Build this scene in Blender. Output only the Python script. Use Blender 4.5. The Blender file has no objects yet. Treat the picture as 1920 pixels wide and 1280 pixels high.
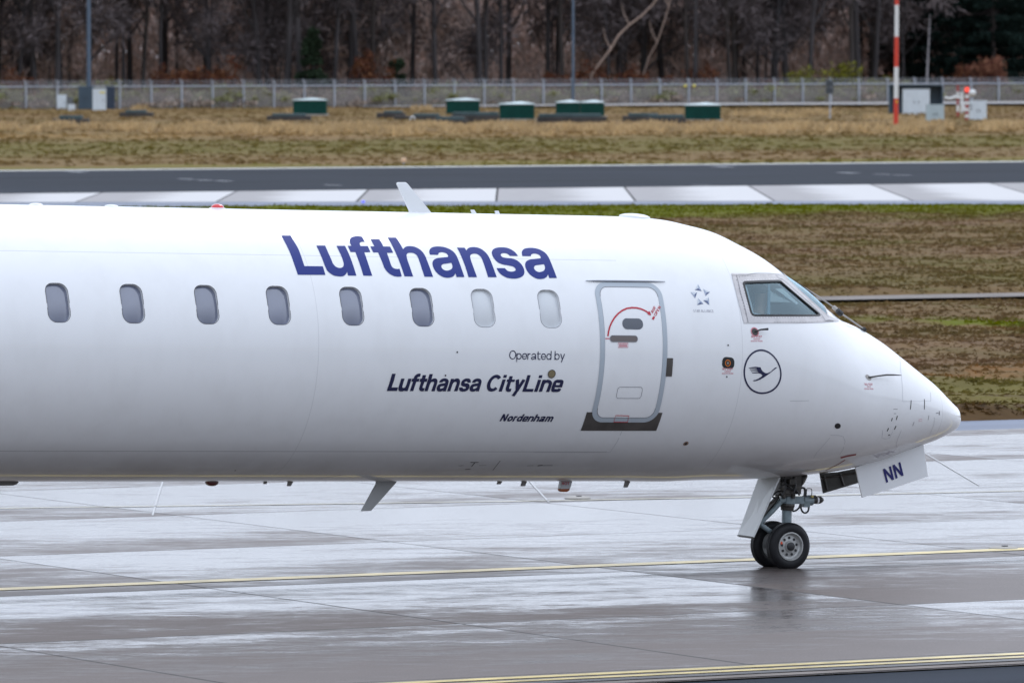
import bpy, bmesh, math, random
import numpy as np
from mathutils import Matrix, Vector
R_ = math.radians
rng = np.random.default_rng(7)
random.seed(7)
sc = bpy.context.scene
COL = sc.collection

# ---------------------------------------------------------------- camera
FPX, CAMH, HORIZON = 13870.0, 5.345, 89.0          # focal length in photo pixels, eye height, horizon row
PITCH = math.atan((640 - HORIZON) / FPX)
cam = bpy.data.cameras.new('camera')
cam.sensor_width = 36.0
cam.lens = 36.0 * FPX / 1920.0
cam.clip_start, cam.clip_end = 1.0, 6000.0
cam.dof.use_dof = True
cam.dof.focus_distance = 75.0
cam.dof.aperture_fstop = 6.0
camo = bpy.data.objects.new('camera', cam)
COL.objects.link(camo)
camo.location = (0, 0, CAMH)
camo.rotation_euler = (math.pi / 2 - PITCH, 0, 0)
sc.camera = camo

# ---------------------------------------------------------------- sky, sun, exposure
SUN_EL, SUN_AZ = R_(50), R_(32)                     # azimuth clockwise from +Y (away from the camera)
world = bpy.data.worlds.new('World')
sc.world = world
world.use_nodes = True
nt = world.node_tree
bg = nt.nodes['Background']
sky = nt.nodes.new('ShaderNodeTexSky')
sky.sky_type = 'NISHITA'
sky.sun_disc = False
sky.sun_elevation = SUN_EL
sky.sun_rotation = SUN_AZ
sky.air_density, sky.dust_density, sky.ozone_density = 1.0, 3.0, 1.0
hsv = nt.nodes.new('ShaderNodeHueSaturation')
hsv.inputs['Saturation'].default_value = 0.35
mixw = nt.nodes.new('ShaderNodeMix')
mixw.data_type = 'RGBA'
mixw.inputs[0].default_value = 0.92
mixw.inputs[7].default_value = (7.5, 8.3, 9.8, 1)       # even cloud layer
nt.links.new(sky.outputs[0], hsv.inputs['Color'])
nt.links.new(hsv.outputs[0], mixw.inputs[6])
# sky dimmed low behind the camera, added to darken the lower fuselage side
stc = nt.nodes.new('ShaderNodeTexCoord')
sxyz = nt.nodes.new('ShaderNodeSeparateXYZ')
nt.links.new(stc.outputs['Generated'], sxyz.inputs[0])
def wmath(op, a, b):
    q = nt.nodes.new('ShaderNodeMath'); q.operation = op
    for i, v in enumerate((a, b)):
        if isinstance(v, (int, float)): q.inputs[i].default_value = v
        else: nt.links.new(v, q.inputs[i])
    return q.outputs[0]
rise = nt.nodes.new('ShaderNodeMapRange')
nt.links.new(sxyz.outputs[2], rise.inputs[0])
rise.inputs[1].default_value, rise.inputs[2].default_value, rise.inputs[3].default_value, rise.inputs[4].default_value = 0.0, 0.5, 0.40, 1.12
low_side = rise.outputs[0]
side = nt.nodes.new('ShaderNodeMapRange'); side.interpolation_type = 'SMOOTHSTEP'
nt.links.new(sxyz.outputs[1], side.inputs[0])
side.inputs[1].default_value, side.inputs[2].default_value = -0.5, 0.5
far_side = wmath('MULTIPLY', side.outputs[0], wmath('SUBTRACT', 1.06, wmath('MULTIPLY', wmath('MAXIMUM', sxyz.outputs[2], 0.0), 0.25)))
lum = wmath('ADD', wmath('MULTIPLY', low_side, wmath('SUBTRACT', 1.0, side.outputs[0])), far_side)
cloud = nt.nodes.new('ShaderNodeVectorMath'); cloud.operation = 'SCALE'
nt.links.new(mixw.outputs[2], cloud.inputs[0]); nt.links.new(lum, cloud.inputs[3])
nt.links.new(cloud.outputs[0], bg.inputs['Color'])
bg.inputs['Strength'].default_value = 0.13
sun = bpy.data.lights.new('sun', 'SUN')
sun.energy = 0.5
sun.angle = R_(18)
sun.color = (1.0, 0.97, 0.93)
suno = bpy.data.objects.new('sun', sun)
COL.objects.link(suno)
sd = Vector((math.sin(SUN_AZ) * math.cos(SUN_EL), math.cos(SUN_AZ) * math.cos(SUN_EL), math.sin(SUN_EL)))
suno.rotation_euler = sd.to_track_quat('Z', 'Y').to_euler()
suno.location = (0, 0, 60)
vs = sc.view_settings
vs.view_transform = 'Standard'
vs.look = 'None'
vs.gamma = 1.0
vs.exposure = 0.33
sc.cycles.max_bounces = 8
sc.cycles.transparent_max_bounces = 24

# ---------------------------------------------------------------- measuring: photo pixel -> ray -> real point
CF = np.array([0, math.cos(PITCH), -math.sin(PITCH)])
CU = np.array([0, math.sin(PITCH), math.cos(PITCH)])
CR = np.array([1.0, 0, 0])
CC = np.array([0, 0, CAMH])
TH = R_(29.2)                                       # heading of runway, taxiway and aircraft

def ray(px, py):
    return CF + CR * ((px - 960) / FPX) + CU * ((640 - py) / FPX)

def G(px, py, z=0.0):
    d = ray(px, py)
    return CC + d * ((z - CAMH) / d[2])

def TN(px, py):
    p = G(px, py)
    return (p[0] * math.cos(TH) + p[1] * math.sin(TH), -p[0] * math.sin(TH) + p[1] * math.cos(TH))

def W(t, n, z=0.0):
    return Vector((t * math.cos(TH) - n * math.sin(TH), t * math.sin(TH) + n * math.cos(TH), z))

# ---------------------------------------------------------------- object helpers
def tag(o, label=None, cat=None, group=None, kind=None):
    if label: o['label'] = label
    if cat: o['category'] = cat
    if group: o['group'] = group
    if kind: o['kind'] = kind
    return o

def empty(name, loc, rz=0.0, label=None, cat=None, group=None):
    o = bpy.data.objects.new(name, None)
    o.empty_display_size = 0.3
    o.location = loc
    o.rotation_euler = (0, 0, rz)
    COL.objects.link(o)
    return tag(o, label, cat, group)

def link(name, me, mat=None, parent=None):
    o = bpy.data.objects.new(name, me)
    if mat is not None and len(me.materials) == 0:
        me.materials.append(mat)
    COL.objects.link(o)
    if parent is not None:
        o.parent = parent
    return o

def copy_tree(o, parent=None):
    c = o.copy()
    COL.objects.link(c)
    if parent is not None:
        c.parent = parent
    for ch in list(o.children):
        copy_tree(ch, c)
    return c

class MB:
    def __init__(self):
        self.v, self.f, self.mi = [], [], []
    def add(self, vs, fs, m=0):
        b = len(self.v)
        self.v.extend([tuple(p) for p in vs])
        self.f.extend([tuple(i + b for i in q) for q in fs])
        self.mi.extend([m] * len(fs))
    def box(self, c, s, rz=0.0, m=0, top=(1, 1)):
        hx, hy, hz = s[0] / 2, s[1] / 2, s[2] / 2
        pts = []
        for z, k in ((-hz, (1, 1)), (hz, top)):
            for x, y in ((-hx, -hy), (hx, -hy), (hx, hy), (-hx, hy)):
                x, y = x * k[0], y * k[1]
                pts.append((c[0] + x * math.cos(rz) - y * math.sin(rz), c[1] + x * math.sin(rz) + y * math.cos(rz), c[2] + z))
        self.add(pts, [(0, 3, 2, 1), (4, 5, 6, 7), (0, 1, 5, 4), (1, 2, 6, 5), (2, 3, 7, 6), (3, 0, 4, 7)], m)
    def tube(self, pts, r, n=8, m=0, caps=True):
        pts = [Vector(p) for p in pts]
        rr = r if isinstance(r, (list, tuple)) else [r] * len(pts)
        vs, fs = [], []
        side = None
        for i, p in enumerate(pts):
            d = (pts[min(i + 1, len(pts) - 1)] - pts[max(i - 1, 0)]).normalized()
            if side is None:
                ref = Vector((0, 0, 1)) if abs(d.z) < 0.9 else Vector((1, 0, 0))
                side = d.cross(ref).normalized()
            else:
                side = (side - d * side.dot(d)).normalized()
            up = d.cross(side)
            for k in range(n):
                a = 2 * math.pi * k / n
                vs.append(p + (side * math.cos(a) + up * math.sin(a)) * rr[i])
        for i in range(len(pts) - 1):
            for k in range(n):
                a, b = i * n + k, i * n + (k + 1) % n
                fs.append((a, b, b + n, a + n))
        if caps:
            fs.append(tuple(range(n))[::-1])
            fs.append(tuple(range((len(pts) - 1) * n, len(pts) * n)))
        self.add(vs, fs, m)
    def prism(self, poly, off, m=0):
        """closed polygon of 3D points pushed by +-off into a slab"""
        off = Vector(off)
        n = len(poly)
        a = [Vector(p) - off for p in poly]
        b = [Vector(p) + off for p in poly]
        self.add(a + b, [tuple(range(n))[::-1], tuple(range(n, 2 * n))] + [(i, (i + 1) % n, (i + 1) % n + n, i + n) for i in range(n)], m)
    def lathe(self, prof, c, ax, n=32, m=0):
        """profile of (radius, height along axis) turned round axis ax through c"""
        c, ax = Vector(c), Vector(ax).normalized()
        ref = Vector((0, 0, 1)) if abs(ax.z) < 0.9 else Vector((1, 0, 0))
        e1 = ax.cross(ref).normalized()
        e2 = ax.cross(e1)
        vs, fs = [], []
        for r, hgt in prof:
            for k in range(n):
                a = 2 * math.pi * k / n
                vs.append(c + ax * hgt + (e1 * math.cos(a) + e2 * math.sin(a)) * r)
        for i in range(len(prof) - 1):
            for k in range(n):
                a, b = i * n + k, i * n + (k + 1) % n
                fs.append((a, b, b + n, a + n))
        self.add(vs, fs, m)
    def build(self, name, mat, parent=None, smooth=False, bevel=0.0):
        me = bpy.data.meshes.new(name)
        me.from_pydata(self.v, [], self.f)
        mats = mat if isinstance(mat, (list, tuple)) else [mat]
        for q in mats: me.materials.append(q)
        if len(mats) > 1: me.polygons.foreach_set('material_index', self.mi)
        bm = bmesh.new(); bm.from_mesh(me)
        bmesh.ops.recalc_face_normals(bm, faces=bm.faces)
        if bevel > 0:
            bmesh.ops.bevel(bm, geom=[e for e in bm.edges if len(e.link_faces) == 2 and e.calc_face_angle(0) > 0.6], offset=bevel, segments=2, affect='EDGES', profile=0.6)
        bm.to_mesh(me); bm.free()
        if smooth:
            me.polygons.foreach_set('use_smooth', [True] * len(me.polygons))
            try: me.set_sharp_from_angle(angle=R_(40))
            except Exception: pass
        return link(name, me, None, parent)

# ---------------------------------------------------------------- materials
def mat(name, col, rough=0.5, metal=0.0, spec=0.5, coat=0.0, coat_r=0.05, vary=0.0, vscale=3.0, stretch=(1, 1, 1), emit=None, estr=0.0, bump=0.0, bscale=40.0):
    m = bpy.data.materials.new(name)
    m.use_nodes = True
    t = m.node_tree
    b = t.nodes['Principled BSDF']
    b.inputs['Base Color'].default_value = (*col, 1)
    b.inputs['Roughness'].default_value = rough
    b.inputs['Metallic'].default_value = metal
    b.inputs['Specular IOR Level'].default_value = spec
    b.inputs['Coat Weight'].default_value = coat
    b.inputs['Coat Roughness'].default_value = coat_r
    if emit:
        b.inputs['Emission Color'].default_value = (*emit, 1)
        b.inputs['Emission Strength'].default_value = estr
    if vary or bump:
        tc = t.nodes.new('ShaderNodeTexCoord')
        mp = t.nodes.new('ShaderNodeMapping')
        mp.inputs['Scale'].default_value = stretch
        t.links.new(tc.outputs['Object'], mp.inputs[0])
    if vary:
        nz = t.nodes.new('ShaderNodeTexNoise')
        nz.inputs['Scale'].default_value = vscale
        nz.inputs['Detail'].default_value = 5
        t.links.new(mp.outputs[0], nz.inputs[0])
        mx = t.nodes.new('ShaderNodeMix')
        mx.data_type = 'RGBA'
        mx.inputs[6].default_value = (*[c * (1 - vary) for c in col], 1)
        mx.inputs[7].default_value = (*[min(1, c * (1 + vary)) for c in col], 1)
        mr = t.nodes.new('ShaderNodeMapRange')
        mr.inputs[1].default_value, mr.inputs[2].default_value = 0.3, 0.7
        t.links.new(nz.outputs[0], mr.inputs[0])
        t.links.new(mr.outputs[0], mx.inputs[0])
        t.links.new(mx.outputs[2], b.inputs['Base Color'])
    if bump:
        n2 = t.nodes.new('ShaderNodeTexNoise')
        n2.inputs['Scale'].default_value = bscale
        t.links.new(mp.outputs[0], n2.inputs[0])
        bp = t.nodes.new('ShaderNodeBump')
        bp.inputs['Strength'].default_value = bump
        bp.inputs['Distance'].default_value = 0.02
        t.links.new(n2.outputs[0], bp.inputs['Height'])
        t.links.new(bp.outputs[0], b.inputs['Normal'])
    return m

class NT:
    """small node-writing helper"""
    def __init__(self, m):
        self.t = m.node_tree
    def n(self, typ, **kw):
        q = self.t.nodes.new(typ)
        for k, v in kw.items(): setattr(q, k, v)
        return q
    def put(self, sock, v):
        if hasattr(v, 'is_linked') or isinstance(v, bpy.types.NodeSocket): self.t.links.new(v, sock)
        else: sock.default_value = v
    def math(self, op, a, b=0.0, c=0.0, clamp=False):
        q = self.n('ShaderNodeMath', operation=op)
        q.use_clamp = clamp
        self.put(q.inputs[0], a); self.put(q.inputs[1], b)
        if len(q.inputs) > 2: self.put(q.inputs[2], c)
        return q.outputs[0]
    def noise(self, vec, scale, detail=4, rough=0.55, dim='3D'):
        q = self.n('ShaderNodeTexNoise', noise_dimensions=dim)
        self.put(q.inputs['Vector'], vec)
        q.inputs['Scale'].default_value = scale
        q.inputs['Detail'].default_value = detail
        q.inputs['Roughness'].default_value = rough
        return q.outputs[0]
    def ramp(self, x, lo, hi, a=0.0, b=1.0, smooth=False):
        q = self.n('ShaderNodeMapRange')
        if smooth: q.interpolation_type = 'SMOOTHSTEP'
        self.put(q.inputs[0], x)
        q.inputs[1].default_value, q.inputs[2].default_value, q.inputs[3].default_value, q.inputs[4].default_value = lo, hi, a, b
        return q.outputs[0]
    def mix(self, f, a, b):
        q = self.n('ShaderNodeMix', data_type='RGBA')
        self.put(q.inputs[0], f)
        self.put(q.inputs[6], a if not isinstance(a, tuple) else (*a[:3], 1))
        self.put(q.inputs[7], b if not isinstance(b, tuple) else (*b[:3], 1))
        return q.outputs[2]
    def scalevec(self, vec, s):
        q = self.n('ShaderNodeMapping')
        self.put(q.inputs[0], vec)
        q.inputs['Scale'].default_value = s
        return q.outputs[0]
# ================================================================ THE SETTING (local x runs along the runway, local y across it)
def lattice(seed):
    return np.random.default_rng(seed).random((257, 257))
LAT = [lattice(i) for i in range(4)]
def vnoise(x, y, k=0):
    xi, yi = np.floor(x).astype(int), np.floor(y).astype(int)
    fx, fy = x - xi, y - yi
    fx, fy = fx * fx * (3 - 2 * fx), fy * fy * (3 - 2 * fy)
    g = LAT[k]
    a, b = g[xi % 256, yi % 256], g[(xi + 1) % 256, yi % 256]
    c, d = g[xi % 256, (yi + 1) % 256], g[(xi + 1) % 256, (yi + 1) % 256]
    return (a * (1 - fx) + b * fx) * (1 - fy) + (c * (1 - fx) + d * fx) * fy

def sheet(name, pts, z, m, kind='structure'):
    me = bpy.data.meshes.new(name)
    me.from_pydata([(p[0], p[1], z) for p in pts], [], [tuple(range(len(pts)))])
    o = link(name, me, m)
    o.rotation_euler = (0, 0, TH)
    o['kind'] = kind
    return o

def objcoord(h):
    tc = h.n('ShaderNodeTexCoord')
    return tc.outputs['Object']

def concrete_mat(name, t0, dt, n0, dn, dry, wet, wetbias, tile_ramp=False, joint=0.028, dry_rough=0.50, dry_spec=0.33, wet_rough=0.13, wet_spec=0.85):
    m = bpy.data.materials.new(name); m.use_nodes = True
    h = NT(m); b = m.node_tree.nodes['Principled BSDF']
    oc = objcoord(h)
    sp = h.n('ShaderNodeSeparateXYZ'); h.put(sp.inputs[0], oc)
    t, n = sp.outputs[0], sp.outputs[1]
    if tile_ramp:                                                       # slabs laid square to another axis than the runway's
        t = h.math('SUBTRACT', h.math('MULTIPLY', t, math.cos(TH)), h.math('MULTIPLY', n, math.sin(TH)))
    ta = h.math('DIVIDE', h.math('SUBTRACT', t, t0), dt)
    na = h.math('DIVIDE', h.math('SUBTRACT', n, n0), dn)
    ti, ni = h.math('FLOOR', ta), h.math('FLOOR', na)
    tf, nf = h.math('FRACT', ta), h.math('FRACT', na)
    cb = h.n('ShaderNodeCombineXYZ'); h.put(cb.inputs[0], ti); h.put(cb.inputs[1], ni)
    wn = h.n('ShaderNodeTexWhiteNoise', noise_dimensions='2D'); h.put(wn.inputs[0], cb.outputs[0])
    slab = wn.outputs[0]
    shift = h.n('ShaderNodeVectorMath', operation='MULTIPLY_ADD')       # every slab has its own film of water
    h.put(shift.inputs[0], wn.outputs[1]); shift.inputs[1].default_value = (30, 30, 0); h.put(shift.inputs[2], oc)
    big = h.noise(h.scalevec(oc, (0.45, 0.8, 1)), 0.5, 3, 0.5)
    mid = h.noise(h.scalevec(shift.outputs[0], (0.5, 1.3, 1)), 0.9, 6, 0.62)
    fine = h.noise(h.scalevec(oc, (1, 2.2, 1)), 5.0, 6, 0.7)
    grain = h.noise(oc, 45.0, 3, 0.6)
    gp = h.n('ShaderNodeNewGeometry').outputs['Position']
    streak = h.noise(h.scalevec(gp, (0.55, 1.6, 1)), 1.7, 7, 0.68)              # wind-drawn streaks of water
    q = h.math('ADD', h.math('MULTIPLY', mid, 0.75), h.math('MULTIPLY', fine, 0.55))
    q = h.math('ADD', q, h.math('MULTIPLY', big, 0.7))
    q = h.math('ADD', q, h.math('ADD', h.math('MULTIPLY', slab, 0.34), h.math('MULTIPLY', h.math('SUBTRACT', streak, 0.5), 0.2 if tile_ramp else 0.9)))
    if tile_ramp:
        q = h.math('ADD', q, h.math('MULTIPLY', h.math('SUBTRACT', h.math('POWER', tf, 0.75), 0.35), 1.5))
    else:
        q = h.math('ADD', q, h.math('MULTIPLY', nf, 0.30))              # water gathers towards the far joint of a slab
        q = h.math('ADD', q, h.ramp(n, 55.5, 74, -0.32, -0.02))
    wetm = h.ramp(q, 1.04 - wetbias, 1.56 - wetbias, 0, 1, True)
    je = h.math('MINIMUM', h.math('MULTIPLY', h.math('MINIMUM', tf, h.math('SUBTRACT', 1.0, tf)), dt),
                h.math('MULTIPLY', h.math('MINIMUM', nf, h.math('SUBTRACT', 1.0, nf)), dn))
    jm = h.ramp(je, joint * 0.6, joint, 1, 0)
    base = h.mix(h.ramp(h.noise(oc, 1.6, 5, 0.6), 0.3, 0.7), tuple(c * 0.9 for c in dry), tuple(c * 1.1 for c in dry))
    base = h.mix(h.ramp(grain, 0.35, 0.65, 0, 0.35), base, tuple(c * 0.75 for c in dry))
    base = h.mix(h.math('MULTIPLY', h.ramp(slab, 0, 1), 0.25), base, tuple(c * 0.82 for c in dry))
    col = h.mix(wetm, base, wet)
    col = h.mix(jm, col, (0.05, 0.048, 0.048))
    h.put(b.inputs['Base Color'], col)
    rg = h.ramp(wetm, 0, 1, dry_rough, wet_rough)
    rg = h.math('ADD', rg, h.ramp(grain, 0.3, 0.7, -0.04, 0.06))
    h.put(b.inputs['Roughness'], h.math('ADD', rg, h.math('MULTIPLY', jm, 0.3), clamp=True))
    h.put(b.inputs['Specular IOR Level'], h.ramp(wetm, 0, 1, dry_spec, wet_spec))
    bp = h.n('ShaderNodeBump'); bp.inputs['Strength'].default_value = 0.25; bp.inputs['Distance'].default_value = 0.004
    h.put(bp.inputs['Height'], h.math('ADD', h.math('MULTIPLY', grain, 0.5), fine))
    h.put(b.inputs['Normal'], bp.outputs[0])
    return m

M_taxi = concrete_mat('wet_concrete', 28.2, 4.83, 60.08, 5.17, (0.128, 0.102, 0.092), (0.070, 0.058, 0.055), 0.12)
M_apron = concrete_mat('apron_concrete', -10.25, 4.85, 220, 60, (0.40, 0.385, 0.385), (0.57, 0.56, 0.56), -0.20, True, 0.05, 0.9, 0.04, 0.75, 0.08)  # pale wet tone puts the slabs' sky sheen into the base colour
M_asph = mat('asphalt', (0.024, 0.029, 0.039), 0.75, spec=0.06, vary=0.42, vscale=0.6, stretch=(0.12, 1, 1), bump=0.4, bscale=60)
M_asph2 = mat('shoulder_asphalt', (0.13, 0.155, 0.215), 0.5, spec=0.25, vary=0.2, vscale=0.5, stretch=(0.1, 1, 1))
M_yel = mat('yellow_paint', (0.60, 0.47, 0.17), 0.35, spec=0.4, vary=0.3, vscale=2.5)
M_wht = mat('white_road_paint', (0.72, 0.72, 0.70), 0.30, vary=0.15, vscale=2)
M_seal = mat('joint_sealant', (0.045, 0.042, 0.042), 0.45)
M_path = mat('path_concrete', (0.20, 0.175, 0.16), 0.8, spec=.2, vary=0.2, vscale=1.2)
M_kerb = mat('strip_concrete', (0.42, 0.40, 0.39), 0.5, vary=0.15, vscale=0.6)

def thin_leaf(h, b, col, k=0.5):
    """light passes through thin blades"""
    out = [q for q in h.t.nodes if q.type == 'OUTPUT_MATERIAL'][0]
    tl = h.n('ShaderNodeBsdfTranslucent'); h.put(tl.inputs[0], col)
    mx = h.n('ShaderNodeMixShader'); mx.inputs[0].default_value = k
    h.put(mx.inputs[1], b.outputs[0]); h.put(mx.inputs[2], tl.outputs[0]); h.put(out.inputs[0], mx.outputs[0])

def field_mat(name, far, blade=False):
    m = bpy.data.materials.new(name); m.use_nodes = True
    h = NT(m); b = m.node_tree.nodes['Principled BSDF']
    oc = objcoord(h)
    sp = h.n('ShaderNodeSeparateXYZ'); h.put(sp.inputs[0], oc)
    n = sp.outputs[1]
    n1 = h.noise(h.scalevec(oc, (0.5, 0.3, 1)), 0.30 if not far else 0.10, 5, 0.6)
    n2 = h.noise(h.scalevec(oc, (0.9, 0.5, 1)), 0.9 if not far else 0.3, 6, 0.65)
    n3 = h.noise(oc, 4.0, 4, 0.6)
    isl = h.n('ShaderNodeNewGeometry').outputs['Random Per Island']
    ns = h.math('ADD', n, h.ramp(n1, 0.3, 0.7, -4, 4))
    brown, dull, olive, green, straw, rust, dark = ((0.125, 0.092, 0.062), (0.16, 0.125, 0.075), (0.10, 0.095, 0.038), (0.095, 0.125, 0.012), (0.30, 0.215, 0.105), (0.20, 0.095, 0.030), (0.045, 0.040, 0.024))
    col = h.mix(h.ramp(n1, 0.40, 0.60), brown, olive)
    col = h.mix(h.ramp(n2, 0.42, 0.66), col, dull)
    col = h.mix(h.ramp(n2, 0.36, 0.22, 0, 0.35), col, dark)
    def band(lo, hi, w):
        return h.math('MULTIPLY', h.ramp(ns, lo - w, lo + w, 0, 1, True), h.ramp(ns, hi - w, hi + w, 1, 0, True))
    patch = h.ramp(n2, 0.44, 0.58)
    if not far:
        col = h.mix(h.math('MULTIPLY', band(198, 235, 4), h.ramp(n2, 0.3, 0.5, 0.55, 1)), col, green)
        col = h.mix(h.math('MULTIPLY', band(136, 146, 3), h.ramp(n1, 0.3, 0.6, 0.2, 0.8)), col, olive)
        col = h.mix(h.math('MULTIPLY', band(118, 121, 1.0), h.ramp(n1, 0.50, 0.58)), col, green)
        col = h.mix(h.math('MULTIPLY', band(89, 98.5, 1.5), h.ramp(n2, 0.35, 0.55, 0.25, 0.6)), col, (0.10, 0.115, 0.025))
        col = h.mix(h.math('MULTIPLY', band(99.2, 100.6, 0.5), h.ramp(n2, 0.48, 0.60, 0.0, 0.45)), col, rust)
        col = h.mix(h.math('MULTIPLY', band(115.4, 117, 0.6), h.ramp(n1, 0.52, 0.64, 0, .5)), col, rust)
        col = h.mix(h.math('MULTIPLY', h.ramp(ns, 89.9, 90.6, 1, 0, True), 0.8), col, (0.05, 0.03, 0.018))
    else:
        col = h.mix(0.55, col, h.mix(n3, (0.15, 0.115, 0.075), (0.19, 0.145, 0.085)))
        col = h.mix(h.math('MULTIPLY', band(325, 375, 12), h.ramp(n2, 0.3, 0.55, 0.3, 0.9)), col, (0.10, 0.10, 0.036))
        col = h.mix(h.math('MULTIPLY', band(388, 412, 6), h.ramp(n2, 0.40, 0.56, 0.05, 0.4)), col, straw)
        col = h.mix(h.math('MULTIPLY', h.ramp(ns, 296, 301, 1, 0, True), 0.7), col, (0.13, 0.14, 0.045))
    col = h.mix(h.ramp(n3, 0.3, 0.7, 0, 0.3 if far else 0.16), col, h.mix(0.5, col, straw))
    hs = h.n('ShaderNodeHueSaturation'); hs.inputs['Saturation'].default_value = 1.18
    h.put(hs.inputs['Value'], h.ramp(isl, 0, 1, 0.92, 1.45))
    h.put(hs.inputs['Color'], col)
    vm = h.n('ShaderNodeVectorMath', operation='MULTIPLY'); h.put(vm.inputs[0], hs.outputs[0]); vm.inputs[1].default_value = (0.88, 0.78, 0.66) if far else (0.84, 0.72, 0.66)
    h.put(b.inputs['Base Color'], vm.outputs[0])
    b.inputs['Roughness'].default_value = 0.9
    b.inputs['Specular IOR Level'].default_value = 0.1
    if blade: thin_leaf(h, b, vm.outputs[0])
    return m
M_near = field_mat('meadow_near', False)
M_far = field_mat('meadow_far', True)
M_near_b, M_far_b = field_mat('meadow_blades', False, True), field_mat('airfield_blades', True, True)

sheet('ground', [(-3500, -3500), (3500, -3500), (3500, 3500), (-3500, 3500)], -0.30, M_far)
sheet('service_road', [(-160, 15), (260, 15), (260, 53.72), (-160, 53.72)], -0.012, M_asph)
sheet('taxiway', [(-160, 53.72), (260, 53.72), (260, 87.1), (-160, 87.1)], 0.0, M_taxi)
sheet('taxiway_shoulder', [(-160, 87.1), (260, 87.1), (260, 89.3), (-160, 89.3)], -0.004, M_asph2)
ED = lambda t: 225 - (t - 106.06) * 0.438               # slanting far edge of the meadow
WE = lambda t: 232 - (t - 109.35) * 0.464
T0 = 84
def edge(fn, t): return (t, min(max(fn(t), 196), 238.0 if fn is ED else 244.8))
sheet('runway_shoulder', [(-300, 238), edge(ED, T0), edge(ED, 172.27), edge(ED, 330), edge(WE, 330), edge(WE, 186.9), edge(WE, T0), (-300, 244.8)], -0.004, M_asph2)
sheet('runway_apron', [edge(WE, T0), edge(WE, 186.9), edge(WE, 330), (330, 245.3), (-300, 245.3), (-300, 244.8)], 0.0, M_apron)
sheet('runway', [(-400, 245.3), (700, 245.3), (700, 291.8), (-400, 291.8)], 0.004, M_asph)
sheet('runway_edge_line', [(-400, 289.6), (700, 289.6), (700, 291.2), (-400, 291.2)], 0.010, M_wht)

def stripe(name, pts, w, m, z=0.006):
    me = bpy.data.meshes.new(name)
    vs, fs = [], []
    for i, p in enumerate(pts):
        a, c = pts[max(i - 1, 0)], pts[min(i + 1, len(pts) - 1)]
        d = Vector((c[0] - a[0], c[1] - a[1])).normalized()
        for s in (-1, 1):
            vs.append((p[0] - d.y * s * w / 2, p[1] + d.x * s * w / 2, z))
    for i in range(len(pts) - 1):
        fs.append((2 * i, 2 * i + 2, 2 * i + 3, 2 * i + 1))
    me.from_pydata(vs, [], fs)
    o = link(name, me, m); o.rotation_euler = (0, 0, TH); o['kind'] = 'structure'
    return o
stripe('taxiway_centre_line', [(-160, 66.1), (260, 66.1)], 0.30, M_yel)
stripe('taxiway_edge_line', [(-160, 54.66), (260, 54.66)], 0.17, M_yel)
stripe('taxiway_edge_line', [(-160, 54.36), (260, 54.36)], 0.13, M_yel)
stripe('drain_joint', [(-160, 54.10), (260, 54.10)], 0.16, M_seal, 0.008)
stripe('kerb_strip', [(-160, 53.86), (260, 53.86)], 0.20, M_path, 0.006)
stripe('taxiway_turn_line', [(20, 82.2), (30, 79.5), (36.6, 77.75), (42.4, 76.0), (45.3, 75.35), (52, 74.3), (80, 72.6)], 0.11, mat('worn_yellow_paint', (.42, .38, .26), .35, spec=.4, vary=.3, vscale=1.5))
for n_ in (64.50, 64.68):
    stripe('sealed_joint', [(-160, n_), (260, n_)], 0.035, M_seal)
for a, b_ in (((37.6, 75.7), (41.4, 83.0)), ((42.75, 75.6), (46.4, 83)), ((49.0, 75.98), (52.25, 82.33))):
    stripe('pale_joint', [a, b_], 0.022, mat('pale_sealant', (.40, .40, .40), .35) if 'pale_sealant' not in bpy.data.materials else bpy.data.materials['pale_sealant'])
# meadow: lumpy ground with real relief
def relief(t, n, amp):
    return amp * (vnoise(t * 0.9, n * 0.9, 0) * 0.5 + vnoise(t * 2.3, n * 2.3, 1) * 0.5 + vnoise(t * 0.2, n * 0.2, 2) * 0.8 - 0.25)
def field(name, ts, nfun, nn, m, amp, zf=None):
    tt = np.asarray(ts)
    V = []
    for j in range(nn):
        f = j / (nn - 1)
        n = np.array([nfun(t, f) for t in tt])
        z = relief(tt, n, amp)
        if zf: z = zf(tt, n, z)
        V.append(np.c_[tt, n, z])
    V = np.concatenate(V)
    k = len(tt)
    F = [(j * k + i, j * k + i + 1, (j + 1) * k + i + 1, (j + 1) * k + i) for j in range(nn - 1) for i in range(k - 1)]
    me = bpy.data.meshes.new(name)
    me.from_pydata(V.tolist(), [], F)
    me.polygons.foreach_set('use_smooth', [True] * len(F))
    o = link(name, me, m); o.rotation_euler = (0, 0, TH); o['kind'] = 'structure'
    return o
def near_z(t, n, z):
    e = np.clip((n - 89.25) / 0.8, 0, 1) * np.clip((np.array([edge(ED, q)[1] for q in t]) + 0.35 - n) / 9.0, 0, 1)
    d = np.abs(n - 133.2)
    g = np.clip((d - 1.0) / np.where(n < 133.2, 7.0, 1.0), 0, 1)
    return z * e * g - 0.03 * (1 - e) - 0.02 * (1 - g)
def far_z(t, n, z):
    return (z - 0.10) * np.clip((n - 292) / 6, 0, 1) - 0.02
field('meadow', np.arange(20, 190, 0.42), lambda t, f: 89.25 + (edge(ED, t)[1] + 0.35 - 89.25) * f, 330, M_near, 0.17, near_z)
sheet('meadow_margin', [(-200, 89.3), (20, 89.3), (20, 225), (-200, 225)], -0.01, M_near)
sheet('meadow_margin', [(190, 89.3), (400, 89.3), (400, 196), (190, 196)], -0.01, M_near)
stripe('footpath', [(20, 133.2), (260, 133.2)], 2.0, M_path, 0.05)
field('airfield_grass', np.arange(60, 460, 1.3), lambda t, f: 291.9 + (640 - 291.9) * f ** 1.2, 220, M_far, 0.22, far_z)

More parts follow.
